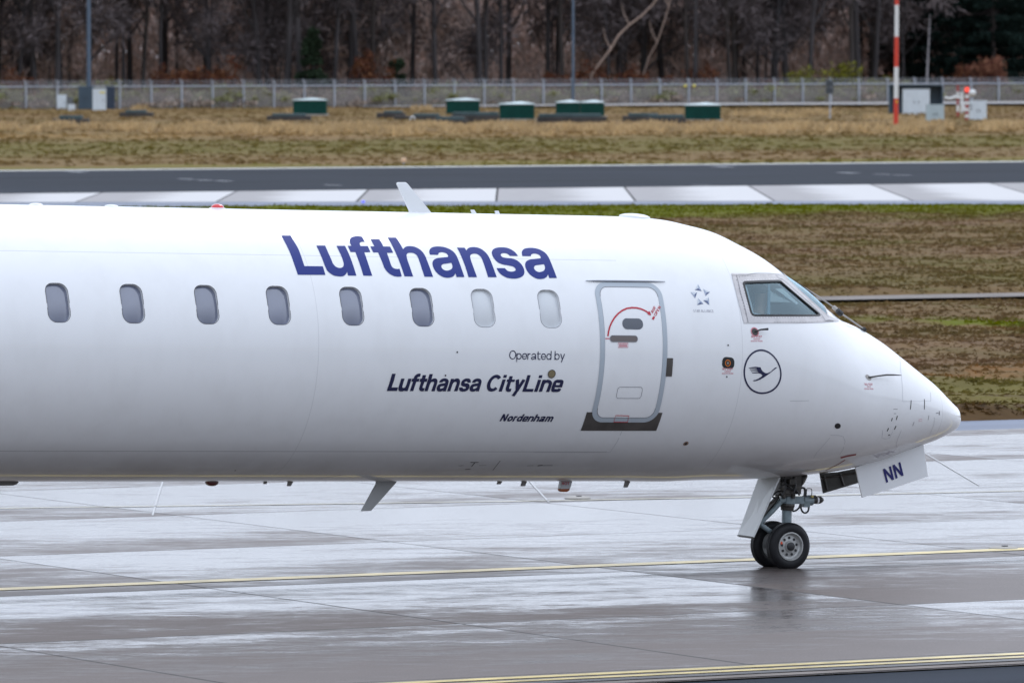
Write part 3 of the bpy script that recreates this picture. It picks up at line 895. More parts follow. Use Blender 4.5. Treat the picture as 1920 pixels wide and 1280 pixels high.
def glyph(ch, w, X):
    h = w / 2
    if ch == 'L': return 0.69, [[(h, 0), (h, 1)], [(w * .98, h * .92), (.613, h * .92)]], (1, .92)
    if ch == 'u': return 0.66, [[(h, X), (h, .30)] + arcp(.30, .29, .30 - h, .29 - h * .9, 180, 350), [(.60 - h, 0), (.60 - h, X)]], None
    if ch == 'n': return 0.66, [[(h, 0), (h, X)], arcp(.31, X - .29, .31 - h, .29 - h * .9, 168, 0) + [(.62 - h, 0)]], None
    if ch == 'h': return 0.66, [[(h, 0), (h, 1)], arcp(.31, X - .29, .31 - h, .29 - h * .9, 168, 0) + [(.62 - h, 0)]], None
    if ch == 'm': return 1.02, [[(h, 0), (h, X)], arcp(.27, X - .27, .27 - h, .27 - h * .9, 168, 0) + [(.54 - h, 0)], arcp(.27 + .54 - w, X - .27, .27 - h, .27 - h * .9, 168, 0) + [(1.08 - w - h, 0)]], None
    if ch == 'r': return 0.44, [[(h, 0), (h, X)], arcp(.34, X - .30, .34 - h, .30 - h * .9, 168, 85)], None
    if ch == 't': return 0.495, [cr([(.08 + h, .93), (.08 + h, .75), (.08 + h, .30), (.10 + h, .16), (.17 + h, h * .9 + .005), (.425, h * .9)]), [(.08 + w * .97, X - h * .72), (.455, X - h * .72)], [(0, X - h * .72), (.08 + w * .03, X - h * .72)]], None
    if ch == 'f': return 0.51, [cr([(.10 + h, 0), (.10 + h, .5), (.10 + h, .76), (.12 + h, .90), (.20 + h, 1.03 - h * .85), (.44, 1.03 - h * .85)]), [(.10 + w * .97, X - h * .72), (.47, X - h * .72)], [(0, X - h * .72), (.10 + w * .03, X - h * .72)]], None
    if ch == 'a': return 0.71, [cr([(.04 + h * .75, X - .23), (.15, X - .13), (.31, X - h * .85), (.50, X - .11), (.59 - h, X - .25), (.60 - h, .25), (.61 - h, .12)]) + [(.62 - h, 0)], cr([(.595 - h, X - .325), (.42, X - .375), (.20, X - .42), (.01 + h * .95, .20), (.12, h), (.26, h * .86), (.43, .13), (.59 - h, .31)])], None
    if ch == 's': return 0.60, [cr([(.53 - h * .8, X - .22), (.44, X - .11), (.28, X - h * .88), (.12, X - .12), (h * .95 + .01, X - .21), (.16, X * .5 + .045), (.38, X * .5 - .045), (.54 - h * .95, .20), (.43, .11), (.27, h * .88), (.11, .11), (h * .75, .23)])], None
    if ch == 'e': return 0.65, [cr([(.58 - h * .8, .20), (.46, .10), (.31, h * .9), (.13, .11), (h, X / 2), (.13, X - .11), (.31, X - h * .9), (.48, X - .11), (.60 - h, X / 2 + .02), (.60 - h, X / 2 - .03)]), [(h, X / 2 - .02), (.60, X / 2 - .02)]], (1, .75)
    if ch == 'o': return 0.68, [arcp(.31, X / 2, .31 - h, X / 2 - h * .9, 0, 360, 28)], None
    if ch == 'd': return 0.68, [arcp(.31, X / 2, .31 - h, X / 2 - h * .9, 0, 360, 28), [(.62 - h, 0), (.62 - h, 1)]], None
    if ch == 'b': return 0.68, [arcp(.31, X / 2, .31 - h, X / 2 - h * .9, 0, 360, 28), [(h, 0), (h, 1)]], None
    if ch == 'p': return 0.68, [arcp(.31, X / 2, .31 - h, X / 2 - h * .9, 0, 360, 28), [(h, -.28), (h, X)]], None
    if ch == 'i': return w + .08, [[(h, 0), (h, X)], [(h, 1 - w * .9), (h, 1)]], None
    if ch == 'y': return 0.60, [[(h * 1.05, X), (.30, .02)], [(.58 - h * 1.05, X), (.17, -.27)]], None
    if ch == 'C': return 0.80, [arcp(.39, .5, .39 - h, .5 - h * .9, 42, 318, 26)], None
    if ch == 'O': return 0.88, [arcp(.42, .5, .42 - h, .5 - h * .9, 0, 360, 34)], None
    if ch == 'N': return 0.80, [[(h, 0), (h, 1)], [(h * 1.1, 1 - h * .4), (.70 - h * 1.1, h * .4)], [(.70 - h, 0), (.70 - h, 1)]], None
    caps = {'A': [[(0.04, 0), (.33, 1)], [(.33, 1), (.62, 0)], [(.14, .32), (.52, .32)]], 'E': [[(h, 0), (h, 1)], [(h, 1 - h), (.5, 1 - h)], [(h, .5), (.46, .5)], [(h, h), (.5, h)]],
            'F': [[(h, 0), (h, 1)], [(h, 1 - h), (.5, 1 - h)], [(h, .5), (.45, .5)]], 'T': [[(.28, 0), (.28, 1)], [(0, 1 - h), (.56, 1 - h)]], 'H': [[(h, 0), (h, 1)], [(h, .5), (.6 - h, .5)], [(.6 - h, 0), (.6 - h, 1)]],
            'P': [[(h, 0), (h, 1)], [(h, 1 - h)] + arcp(.32, .74, .24 - h * .3, .26 - h, 90, -90, 8) + [(h, .48 + h)]], 'R': [[(h, 0), (h, 1)], [(h, 1 - h)] + arcp(.32, .74, .24 - h * .3, .26 - h, 90, -90, 8) + [(h, .48 + h)], [(.32, .5), (.58, 0)]],
            'S': [cr([(.5, .8), (.28, 1 - h), (.07, .76), (.28, .52), (.5, .27), (.28, h), (.05, .2)])], 'U': [[(h, 1), (h, .3)] + arcp(.3, .3, .3 - h, .3 - h, 180, 360) + [(.6 - h, 1)]],
            'I': [[(h, 0), (h, 1)]], 'D': [[(h, 0), (h, 1)], [(h, 1 - h)] + arcp(.25, .5, .33 - h, .5 - h, 90, -90, 10) + [(h, h)]], 'G': [arcp(.36, .5, .36 - h, .5 - h, 45, 340, 20), [(.70 - h, .42), (.40, .42)]],
            'B': [[(h, 0), (h, 1)], [(h, 1 - h)] + arcp(.28, .76, .2, .24 - h, 90, -90, 8) + [(h, .52)], [(h, .5)] + arcp(.3, .26, .22, .26 - h, 90, -90, 8) + [(h, h)]]}
    if ch in caps: return (0.22 if ch == 'I' else .68), caps[ch], None
    return 0.32, [], None

def text_strokes(txt, w, X=0.72, gap=0.0):
    x, out = 0.0, []
    for ch in txt:
        adv, ss, ws = glyph(ch, w, X)
        for i, s in enumerate(ss):
            f = 1.0
            if ws: f = ws[min(i, len(ws) - 1)]
            elif ch in 'tf' and i > 0: f = .74
            out.append(([(a + x, b) for a, b in s], w * f))
        x += adv + gap
    return out, x - gap

def subdiv(pts, step):
    out = []
    for i in range(len(pts) - 1):
        a, b = pts[i], pts[i + 1]
        n = max(1, int(math.hypot(b[0] - a[0], b[1] - a[1]) / step))
        out += [(a[0] + (b[0] - a[0]) * k / n, a[1] + (b[1] - a[1]) * k / n) for k in range(n)]
    return out + [pts[-1]]

def lettering(name, txt, pl, pr, ptop, w, m, X=0.72, shear=0.0, gap=0.0, parent=None, off=0.003, rot=None):
    """baseline from photo points pl to pr, cap height reaching ptop"""
    st_, wid = text_strokes(txt, w, X, gap)
    A, B, T = hit(*pl), hit(*pr), hit(*ptop)
    k = math.hypot(B[0] - A[0], (B[1] - A[1]) * RAD) / wid
    ex = np.array([B[0] - A[0], (B[1] - A[1]) * RAD]); ex /= np.linalg.norm(ex)
    ey = np.array([-ex[1], ex[0]])
    tv = np.array([T[0] - A[0], (T[1] - A[1]) * RAD])
    cap = float(tv @ ey)
    items = []
    for pts, ww in st_:
        q = ([], [], [])
        pts = subdiv(pts, 0.10)
        ribbon(q, [(a, b / RAD) for a, b in pts], ww)
        out = []
        for a, b in q[0]:
            v = np.array([A[0], A[1] * RAD]) + ex * (a * k + shear * b * cap) + ey * b * cap
            out.append((float(v[0]), float(v[1])))
        items.append(out)
    return strokes(name, items, off, m, parent or plane, True)

TITLE = [   # outlines measured off the photograph: (origin), then points; a 1 marks a corner, the rest is smooth
    ((520, 430), [[(62, 100, 1), (205, 100, 1), (275, 215), (325, 300), (365, 400), (425, 580, 1), (715, 583, 1), (756, 718, 1), (322, 716, 1), (270, 565), (218, 415), (145, 255)]]),
    ((520, 430), [[(615, 258, 1), (752, 258, 1), (800, 370), (850, 480), (875, 540), (920, 590), (980, 610), (1030, 595), (1045, 555), (1035, 500), (1000, 405), (930, 262, 1), (1065, 262, 1), (1130, 400), (1190, 560), (1244, 730, 1), (1112, 728, 1), (1097, 668, 1), (1080, 705), (1040, 735), (985, 743), (900, 730), (840, 700), (785, 650), (750, 580), (720, 500), (680, 400)]]),
    ((650, 430), [[(15, 262, 1), (75, 262, 1), (52, 215), (50, 165), (75, 130), (120, 115), (180, 110), (238, 118, 1), (284, 198, 1), (240, 198), (212, 210), (203, 232), (218, 266, 1), (330, 266, 1), (373, 360, 1), (275, 362, 1), (310, 460), (350, 580), (402, 732, 1), (263, 730, 1), (220, 590), (180, 475), (137, 360, 1), (60, 358, 1)]]),
    ((650, 430), [[(376, 158, 1), (515, 158, 1), (545, 210), (575, 272, 1), (684, 274, 1), (731, 370, 1), (632, 372, 1), (660, 450), (690, 540), (712, 590), (745, 615), (790, 625), (832, 622, 1), (866, 743, 1), (800, 746), (740, 735), (680, 705), (630, 660), (590, 600), (560, 520), (495, 366, 1), (415, 364, 1), (372, 270, 1), (435, 270, 1)]]),
    ((650, 430), [[(645, 130, 1), (778, 132, 1), (830, 215), (888, 315, 1), (915, 285), (950, 270), (1000, 267), (1060, 275), (1130, 305), (1190, 355), (1235, 420), (1265, 495), (1300, 585), (1360, 749, 1), (1224, 746, 1), (1180, 610), (1140, 490), (1110, 420), (1065, 382), (1010, 370), (960, 378), (942, 410), (955, 480), (1000, 610), (1046, 743, 1), (910, 740, 1), (860, 590), (810, 460), (755, 335), (700, 225)]]),
    ((780, 435), [[(220, 358, 1), (208, 320), (215, 280), (245, 248), (300, 232), (370, 230), (450, 242), (520, 268), (585, 310), (630, 365), (665, 440), (710, 560), (761, 710, 1), (638, 710, 1), (618, 648, 1), (600, 685), (560, 712), (495, 721), (430, 710), (360, 672), (300, 610), (268, 545), (258, 490), (275, 445), (320, 418), (400, 405), (500, 395, 1), (505, 375), (480, 340), (430, 322), (385, 320), (355, 335), (350, 360, 1)],
                  [(395, 540, 1), (410, 515), (440, 503), (555, 487, 1), (570, 520), (572, 560), (550, 590), (500, 608), (455, 605), (415, 580)]]),
    ((780, 435), [[(645, 247, 1), (765, 250, 1), (792, 293, 1), (815, 262), (850, 245), (910, 239), (980, 250), (1050, 285), (1110, 340), (1150, 400), (1185, 480), (1230, 600), (1270, 712, 1), (1135, 712, 1), (1090, 570), (1050, 455), (1020, 395), (975, 355), (925, 342), (875, 350), (852, 380), (862, 440), (900, 550), (960, 712, 1), (827, 712, 1), (790, 590), (740, 450), (690, 335)]]),
    ((900, 435), [[(597, 378, 1), (550, 320), (490, 278), (420, 250), (340, 243), (260, 250), (205, 278), (185, 320), (195, 370), (230, 430), (290, 485), (370, 515), (450, 528), (520, 545), (555, 575), (558, 605), (530, 620), (480, 625), (430, 610), (388, 570, 1), (260, 570, 1), (290, 625), (340, 675), (410, 715), (490, 733), (570, 733), (640, 715), (685, 680), (698, 630), (685, 570), (650, 510), (590, 455), (510, 420), (430, 412), (360, 400), (330, 375), (328, 350), (355, 335), (400, 335), (440, 350), (470, 378, 1)]]),
    ((900, 435), [[(668, 380, 1), (658, 340), (663, 300), (695, 268), (750, 254), (820, 252), (900, 265), (970, 293), (1030, 335), (1070, 385), (1105, 455), (1155, 580), (1210, 725, 1), (1088, 725, 1), (1070, 665, 1), (1050, 705), (1010, 732), (945, 742), (880, 730), (810, 690), (755, 635), (720, 570), (710, 510), (728, 465), (775, 438), (850, 427), (950, 416, 1), (955, 395), (930, 362), (880, 343), (835, 342), (805, 357), (800, 382, 1)],
                  [(847, 560, 1), (862, 535), (890, 523), (1005, 508, 1), (1020, 540), (1022, 580), (1000, 612), (950, 630), (905, 627), (865, 600)]])]
def smooth_outline(pts):
    k = [i for i, p in enumerate(pts) if len(p) == 3]
    out = []
    for a, b in zip(k, k[1:] + [k[0] + len(pts)]):
        seg = [pts[i % len(pts)][:2] for i in range(a, b + 1)]
        out += (cr(seg, 4) if len(seg) > 2 else seg)[:-1]
    return out
WORD = []
tA, tB, tT = hit(558, 515.3), hit(1044, 522.0), hit(527.5, 442)
ex0 = np.array([tB[0] - tA[0], (tB[1] - tA[1]) * RAD]); len0 = np.linalg.norm(ex0); ex0 /= len0; ey0 = np.array([-ex0[1], ex0[0]])
cap0 = float(np.array([tT[0] - tA[0], (tT[1] - tA[1]) * RAD]) @ ey0)
for (ox, oy), loops in TITLE:
    L_ = [pxs([(ox + a / 8.4, oy + b / 8.4) for a, b in smooth_outline(lp)]) for lp in loops]
    patch('title_letter', L_, 0.003, M_navy_big, plane, 0.05, 2.0)
    WORD.append([[(float(np.array([a - tA[0], (b - tA[1]) * RAD]) @ ex0) / len0, float(np.array([a - tA[0], (b - tA[1]) * RAD]) @ ey0) / cap0) for a, b in lp] for lp in L_])
def small_word(pl, pr, ptop, shear, m):
    """the same drawn word, smaller and slanted"""
    A, B, T = hit(*pl), hit(*pr), hit(*ptop)
    ex = np.array([B[0] - A[0], (B[1] - A[1]) * RAD]); ln = np.linalg.norm(ex); ex /= ln; ey = np.array([-ex[1], ex[0]])
    cap = float(np.array([T[0] - A[0], (T[1] - A[1]) * RAD]) @ ey)
    for loops in WORD:
        out = []
        for lp in loops:
            v = [np.array([A[0], A[1] * RAD]) + ex * (x * ln + shear * y * cap) + ey * y * cap for x, y in lp]
            out.append(grow([(float(q[0]), float(q[1]) / RAD) for q in v], .0017 if len(out) == 0 else -.0017))
        patch('operator_letter', out, 0.003, m, plane, 0.05, 2.0)
small_word((725.4, 732.2), (897.4, 733.0), (727, 700.6), 0.20, M_navy)
lettering('operator_lettering', 'Operated by', (954.3, 673.2), (1059, 674.5), (954.5, 656.6), 0.10, M_navy, X=0.70, gap=0.0)
lettering('operator_lettering', 'CityLine', (908.5, 733.3), (1052, 734.2), (912, 702.2), 0.188, M_navy, X=0.73, shear=0.20)
lettering('ship_name', 'Nordenham', (936, 789), (1036, 789.8), (936.5, 775.4), 0.20, M_navy, X=0.72, shear=0.25, gap=0.01)
lettering('alliance_lettering', 'STAR ALLIANCE', (1300.5, 585.2), (1338.5, 585.6), (1300.5, 580.2), 0.14, mat('grey_lettering', (0.45, 0.45, 0.50), 0.5), gap=0.12)
lettering('door_lettering', 'AUF', (1223.2, 588), (1230.4, 575.6), (1218.8, 585.3), 0.16, M_red, gap=0.10, parent=door, off=0.008)
lettering('door_lettering', 'OPEN', (1229.2, 593.5), (1239.0, 576.0), (1224.6, 590.6), 0.16, M_red, gap=0.08, parent=door, off=0.008)
for x0, x1, y in ((1409, 1429, 632.5), (1354.5, 1374, 693), (1622, 1637, 721.6)):
    lettering('warning_lettering', 'NO STEP', (x0, y + .4), (x1, y + .4), (x0, y - 3.6), 0.19, M_pink, gap=0.12)
    lettering('warning_lettering', 'DANGER', (x0 + 4, y + 4), (x1 - 4, y + 4), (x0 + 4, y + 1.7), 0.18, M_pink, gap=0.12)
    lettering('warning_lettering', 'HEATED PROBE', (x0 - 1, y + 8), (x1 + 1, y + 8), (x0 - 1, y + 5.6), 0.18, M_pink, gap=0.10)

# ---- crane emblem in its ring
cc = hit(1430, 697)
rad = (hit(1428, 657)[1] - hit(1428, 737.6)[1]) * RAD / 2
ring = [(cc[0] + rad * math.cos(2 * math.pi * k / 64), cc[1] + rad / RAD * math.sin(2 * math.pi * k / 64)) for k in range(64)]
em = strokes('emblem_ring', [(ring, 0.018, True)], 0.003, M_navy, plane)
crane = [(428, 715), (480, 704), (520, 699), (565, 701), (606, 706), (618, 738), (640, 768), (676, 792), (712, 794), (760, 771), (796, 736), (825, 710), (862, 706), (838, 722), (800, 752), (740, 800), (660, 855), (600, 890), (550, 908), (510, 915), (495, 901), (540, 891), (592, 866), (636, 830), (612, 803), (575, 793), (484, 795), (478, 786), (576, 778), (566, 768), (465, 770), (460, 762), (562, 757), (555, 747), (450, 745), (445, 737), (550, 728), (548, 719), (430, 722)]
patch('crane_emblem', [pxs([(1350 + a / 8, 600 + b / 8) for a, b in crane])], 0.003, M_navy, em, 0.05, 2)
# ---- five-pointed alliance mark, three facets each
tris = [((455, 205), (365, 375), (565, 410), (460, 330), (1, 2)), ((610, 345), (815, 440), (680, 560), (715, 450), (1, 2)), ((780, 600), (610, 690), (795, 830), (735, 700), (1, 2)), ((455, 625), (430, 830), (620, 790), (510, 745), (1, 2)), ((230, 440), (430, 445), (370, 630), (345, 520), (1, 2))]
fm = [mat('facet_dark', (0.10, 0.13, 0.24), 0.4), mat('facet_mid', (0.36, 0.41, 0.52), 0.4), mat('facet_light', (0.60, 0.64, 0.69), 0.4)]
sp_ = lambda q: (1280 + q[0] / 16, 520 + q[1] / 16)
am = None
for tr in tris:
    for (i, j), mm in (((1, 2), fm[0]), ((0, 2), fm[1]), ((0, 1), fm[2])):
        o = patch('alliance_mark', [pxs([sp_(tr[i]), sp_(tr[j]), sp_(tr[3])])], 0.003, mm, am or plane, 1, 20)
        am = am or o

# ---- seams, vents and small fittings on the skin
seams = []
for pts in ([(1686, 668), (1688, 690), (1690.5, 712), (1692, 735), (1692.5, 752)], [(1692.5, 752.5), (1720, 752), (1745, 751.5)], [(1745, 751.5), (1744.5, 735)],
            [(1752, 782), (1751, 795), (1747, 805), (1743, 814)], [(1690, 806), (1684, 820), (1680, 832), (1682, 838)],
            [(1557, 815), (1572, 815.5), (1581, 818), (1584.5, 827), (1581, 841), (1574, 852)], [(1556, 820), (1545, 833), (1531, 848), (1525.5, 858)],
            [(1481, 751.5), (1500, 751.3), (1517, 750.7)], [(1655, 806), (1653.5, 820), (1660, 822.5), (1668, 820.5), (1674, 808)],
            [(1166, 808), (1158, 826), (1144, 847), (1100, 847.5), (1000, 847.3)]):
    pts = subdiv([hit(*p) for p in pts], 0.06)
    seams.append((pts, 0.0055, False))
seams += [(disc_loop(hit(1571, 828), 0.001), .001, True)]
for v in seams[:-1]: strokes('panel_seam', [v], 0.0012, M_line2, plane)
vents = []
for a, b, w in (((1708.3, 750), (1706.8, 767), .012), ((1733, 748), (1733, 767), .012), ((1673, 783), (1671.5, 789), .012), ((1682.5, 779), (1680.5, 786.5), .012), ((1666, 802), (1663.3, 808), .014), ((1680, 798), (1677, 804.5), .014),
                ((1675, 766.8), (1683, 766.4), .005), ((1676, 775), (1680, 774.8), .007), ((1711, 798), (1714, 790), .005), ((1740, 787), (1741.5, 778), .005)):
    vents.append((subdiv([hit(*a), hit(*b)], .03), w, False))
for v in vents: strokes('slot_vent', [v], 0.0016, M_black, plane)
strokes('latch', [(pxs([(1754.5, 774), (1759.5, 774)]), 0.020, False), (pxs([(1761, 770.5), (1761, 777.6)]), 0.016, False)], 0.002, M_line, plane)
strokes('warning_lettering', [(pxs([(1722, 787), (1725, 785.2), (1729, 785.2)]), .007, False), (pxs([(1722, 789.5), (1729, 788)]), .007, False)], 0.002, M_pink, plane)
patch('port', [disc_loop(hit(1570.5, 798), 0.042, 20, 0.040)], 0.003, M_black, plane)
patch('port', [disc_loop(hit(1667, 815), 0.016, 16)], 0.002, M_line, plane)
q = patch('port', [disc_loop(hit(1286, 831), 0.030, 18)], 0.002, mat('tan_ring', (0.30, 0.20, 0.15), 0.5), plane)
patch('port_hole', [disc_loop(hit(1286, 831), 0.015, 14)], 0.004, M_black, q)
q = patch('static_disc', [disc_loop(hit(1034, 700.5), 0.040, 22, 0.041)], 0.0055, M_brass, plane)
strokes('disc_rim', [(disc_loop(hit(1034, 700.5), 0.040, 22, 0.041), .006, True)], 0.0065, M_dark, q)
for p in ((1365, 647), (1362.5, 706), (857, 660), (835, 703.5), (441, 881)):
    patch('drain_hole', [disc_loop(hit(*p), 0.009, 10)], 0.004, M_black, plane)
c = hit(1365.3, 680)
v_ = patch('vane_plate', [rrect(c[0] - .073, c[0] + .073, c[1] - .058 / RAD, c[1] + .058 / RAD, .045)], 0.003, M_black, plane)
c2 = hit(1364.2, 680.3)
strokes('vane_ring', [(disc_loop(c2, .030, 22), .010, True)], 0.0055, M_orange, v_)
patch('vane_hub', [disc_loop(c2, .014, 14)], 0.006, M_steel_d, v_)
# probes on stalks
for bx, by, r, arm, ar, colm in ((1415, 622.2, .038, [(1415, 622), (1421, 619.5), (1433, 619)], [.008, .008, .012], M_black), (1628, 707.5, .042, [(1628, 707.5), (1640, 707), (1652, 706.7), (1664, 707.5), (1677, 708.8)], [.010, .008, .009, .008, .004], M_dark)):
    b0 = hit(bx, by)
    q = patch('probe', [disc_loop(b0, r, 20)], 0.004, M_dark if bx < 1500 else M_steel_d, plane)
    if bx < 1500:
        strokes('probe_ring', [(disc_loop(b0, r + .006, 22), .012, True)], 0.003, M_pink, q)
    mb = MB()
    n = len(arm)
    pts = []
    for i, p in enumerate(arm):
        s_, f_ = hit(*p)
        pts.append(Vector(loc(skin(s_, f_, [0.0, .05, .075, .085, .09][i] if n > 3 else [0, .05, .06][i])[0])))
    base = pts[0]
    mb.tube(pts, ar, 8)
    mb.build('probe_arm', colm, q, True)
# belly access marks
marks = []
for pts, w in (([(884, 874), (890, 867), (893, 865.5)], .010), ([(872, 879.5), (882, 878.5)], .012), ([(882, 866.2), (897, 866)], .010), ([(860, 872.5), (869, 872)], .006), ([(924, 881), (931, 872), (938, 863)], .006), ([(898, 872), (912, 871.8)], .004), ([(1008, 872.4), (1017, 871.6)], .016), ([(1017, 872), (1036, 872)], .007), ([(988, 872.5), (1000, 872)], .005), ([(590, 897), (640, 890)], .003)):
    marks.append((subdiv([hit(*p) for p in pts], .05), w, False))
for v in marks: strokes('belly_mark', [v], 0.0015, M_dark, plane)
rl = [hit(*p) for p in ((1548, 881.5), (1560, 875.5), (1572, 869.5), (1584.5, 861.5))]
strokes('red_belly_line', [(subdiv(rl, .03), .016, False), (pxs([(1576, 857.5), (1590, 854), (1605, 851.5)]), .045, False)], 0.002, mat('dull_red_paint', (0.30, 0.05, 0.05), 0.5), plane)

# ---- cockpit windows
frame_px = [(1370.8, 512.8), (1465.8, 513.6), (1474, 519.8), (1477.0, 523.3), (1549, 590.2), (1556, 592.2), (1566, 597), (1574, 602.4), (1540, 604.6), (1500, 605.6), (1394.6, 606)]
fl = pxs(dense(frame_px, 6))
for side in (0, 1):
    mm = mirror if side else (lambda q: q)
    cf = patch('cockpit_window', [mm(fl), mm(grow(side_loop, 0.022))], 0.005, M_steel, plane, 0.05, 2.5)
    cf['label'] = 'bare metal frame around the side window of the cockpit'
    patch('window_gasket', [mm(grow(side_loop, 0.023)), mm(side_loop)], 0.0075, M_black, cf, 0.1, 5)
    wall('window_reveal', mm(side_loop), 0.0075, -0.03, M_black, cf)
    patch('glass', [mm(grow(side_loop, 0.003))], -0.006, M_glass, cf, 0.06, 3)
    fg = patch('windshield', [mm(grow(front_loop, 0.012))], 0.004, M_glass, plane, 0.06, 3)
    patch('windshield_frame', [mm(grow(front_loop, 0.024)), mm(front_loop)], 0.007, M_steel, fg, 0.1, 4)
    if not side:
        rl1, rl2 = resample(grow(side_loop, 0.034), 0.034), resample(grow(side_loop, 0.085), 0.040)
        items = [([(a - .0045, b), (a + .0045, b)], .009, False) for a, b in rl1]
        for it in items: strokes('rivet', [it], 0.0085, M_rivet, cf)
        ok = [(a, b) for a, b in rl2 if a < hit(1545, 597)[0] and b > hit(1450, 604.5)[1] and b < hit(1440, 515)[1]]
        for a, b in ok: strokes('rivet', [([(a - .004, b), (a + .004, b)], .008, False)], 0.0085, M_line, cf)
        strokes('frame_joint', [(subdiv(pxs([(1454, 516.5), (1461, 523.6), (1466.5, 524.5)]), .04), .010, False), (subdiv(pxs([(1466.5, 524.5), (1490, 544.5), (1515, 567), (1541, 592.4)]), .05), .012, False), (subdiv(pxs([(1541, 593), (1547, 602), (1562, 602.3)]), .04), .010, False), (subdiv(pxs([(1372, 517), (1400, 516.6), (1460, 516)]), .05), .004, False), (subdiv(pxs([(1380, 516), (1388, 550), (1402, 605)]), .05), .005, False)], 0.0088, M_line, cf)
# inside of the cockpit: lining shell, bulkhead, glareshield, seat
lin = patch('cockpit_lining', [[(0.9, R_(-60)), (3.2, R_(-60)), (3.2, R_(240)), (0.9, R_(240))]] + [grow(l, 0.015) for l in (side_loop, front_loop, mirror(side_loop), mirror(front_loop))], -0.045, M_lining, plane, 0.1, 6, flip=True)
mb = MB()
ring_ = [Vector(loc(skin(0.95, R_(a), -0.05)[0])) for a in range(0, 360, 12)]
mb.prism(ring_, (0.01, 0, 0))
mb.build('cockpit_bulkhead', mat('bulkhead_grey', (0.80, 0.84, 0.84), 0.7), plane)
mb = MB()
mb.box(loc((2.15, 0, -0.02)), (0.55, 1.7, 0.10)); mb.box(loc((2.0, 0, -0.28)), (0.2, 1.5, 0.4))
mb.build('glareshield', mat('glareshield_black', (0.16, 0.16, 0.17), 0.7), plane, bevel=0.02)
mb = MB()
for u in (0.48, -0.48):
    mb.box(loc((1.18, u, 0.12)), (0.10, 0.42, 0.75)); mb.box(loc((1.15, u, 0.50)), (0.09, 0.26, 0.20)); mb.box(loc((1.40, u, -0.25)), (0.45, 0.42, 0.12))
mb.box(loc((1.6, 0, -0.75)), (1.4, 1.9, 0.06))
mb.build('pilot_seat', mat('seat_fabric', (0.22, 0.27, 0.30), 0.8), plane, bevel=0.03)

mb = MB()
mb.prism([PL(1444, 566, .90), PL(1444, 545, .90), PL(1453, 549, .92), PL(1483, 566.5, .94)], (0, .004, 0))
mb.prism([PL(1453, 541, .86), PL(1468, 541, .86), PL(1497, 569, .92), PL(1492, 570, .92)], (0, .004, 0))
mb.build('bright_wedge_panel', mat('wedge_panel_white', (.85, .88, .84), .6), plane)  # white panels added inside the glass, standing in for the bright far windshield
mb = MB()
mb.prism([PL(1440, 533, .90), PL(1443.5, 533, .90), PL(1443.5, 590, .92), PL(1438, 590, .92)], (0, .008, 0))
mb.build('seat_post', mat('post_teal', (.25, .42, .50), .5), plane)

# ---- wipers
for k, (pts, u0, u1) in enumerate((([(1620.5, 617.5), (1600, 603), (1577, 587.5), (1562, 575), (1535, 556), (1507, 538.5)], .33, .16),)):
    mb = MB()
    P = [PL(p[0], p[1], u0 + (u1 - u0) * i / (len(pts) - 1)) for i, p in enumerate(pts)]
    mb.tube(P[:3], .009, 8); mb.tube([P[2], P[3]], .022, 8); mb.tube(P[3:], .008, 8)
    wp = mb.build('wiper', M_steel_d, plane, True)
    mb = MB()
    B = [PL(p[0], p[1], .20) for p in ((1478.5, 519.5), (1490, 528), (1500, 535), (1512, 543.5), (1525, 553.5))]
    mb.tube(B, [.006, .011, .014, .013, .007], 6)
    mb.build('wiper_blade', M_black, wp, True)
    mb = MB()
    mb.tube([PL(1616, 620, u0), PL(1622, 616.5, u0)], .024, 10)
    mb.build('wiper_pivot', M_black, wp, True)
    mb = MB(); mb.tube([PL(1570, 582, .3), PL(1578, 589, .3)], .03, 8)
    mb.build('wiper_clamp', M_black, wp, True)

# ---- antennas, beacons, masts
def fin(name, pts, th, m, parent=plane, u=0.0):
    mb = MB()
    mb.prism([PL(x, y, u) for x, y in pts], (0, th, 0))
    return mb.build(name, m, parent, bevel=min(th * .6, .008), smooth=True)
fin('blade_antenna', [(743.5, 344.5), (746, 341.8), (760, 341.8), (763, 344), (810, 401), (768, 401), (767, 395)], .016, M_white)
fin('small_blade_antenna', [(882.3, 393.4), (889, 393.4), (895.5, 404), (886, 404)], .010, M_white)
fin('small_blade_antenna', [(927.5, 395.2), (934.5, 395.2), (939, 407), (931, 407)], .010, M_white)
fin('belly_antenna', [(706, 899), (745, 899), (741.5, 905), (695, 957), (676.5, 958), (704.5, 907)], .016, mat('antenna_grey', (0.42, 0.43, 0.43), 0.4, vary=.1), plane)
for pts in ([(0, 897), (0, 909.3), (18, 909), (25, 906.5), (28, 902.5), (28, 899)], ):
    fin('belly_pod', [(-60, 899), (-60, 909.3)] + pts[1:], .09, mat('pod_grey', (0.16, 0.155, 0.15), 0.4))
for pts in ([(494.5, 901), (501, 901), (499.5, 907), (494, 907)], [(540, 901), (550, 901), (545, 911), (538, 911)], [(934, 901), (942, 901), (938, 907.5), (931, 907.5)], [(979, 901), (988, 901), (984, 911), (976, 911)], [(1172, 901), (1182, 901), (1176, 913.5), (1169, 913.5)]):
    fin('drain_mast', pts, .012, mat('mast_grey', (0.30, 0.29, 0.28), 0.45) if 'mast_grey' not in bpy.data.materials else bpy.data.materials['mast_grey'])
hot = fin('heated_mast', [(1052, 894), (1073, 895), (1066.5, 916), (1048, 916)], .030, mat('mast_white', (0.62, 0.65, 0.67), 0.4))
fin('mast_tip', [(1047.6, 915.6), (1066.4, 915.6), (1065.5, 919), (1061, 921.5), (1051, 921.5), (1048, 919)], .029, mat('rusty_orange', (0.42, 0.11, 0.03), 0.45), hot)
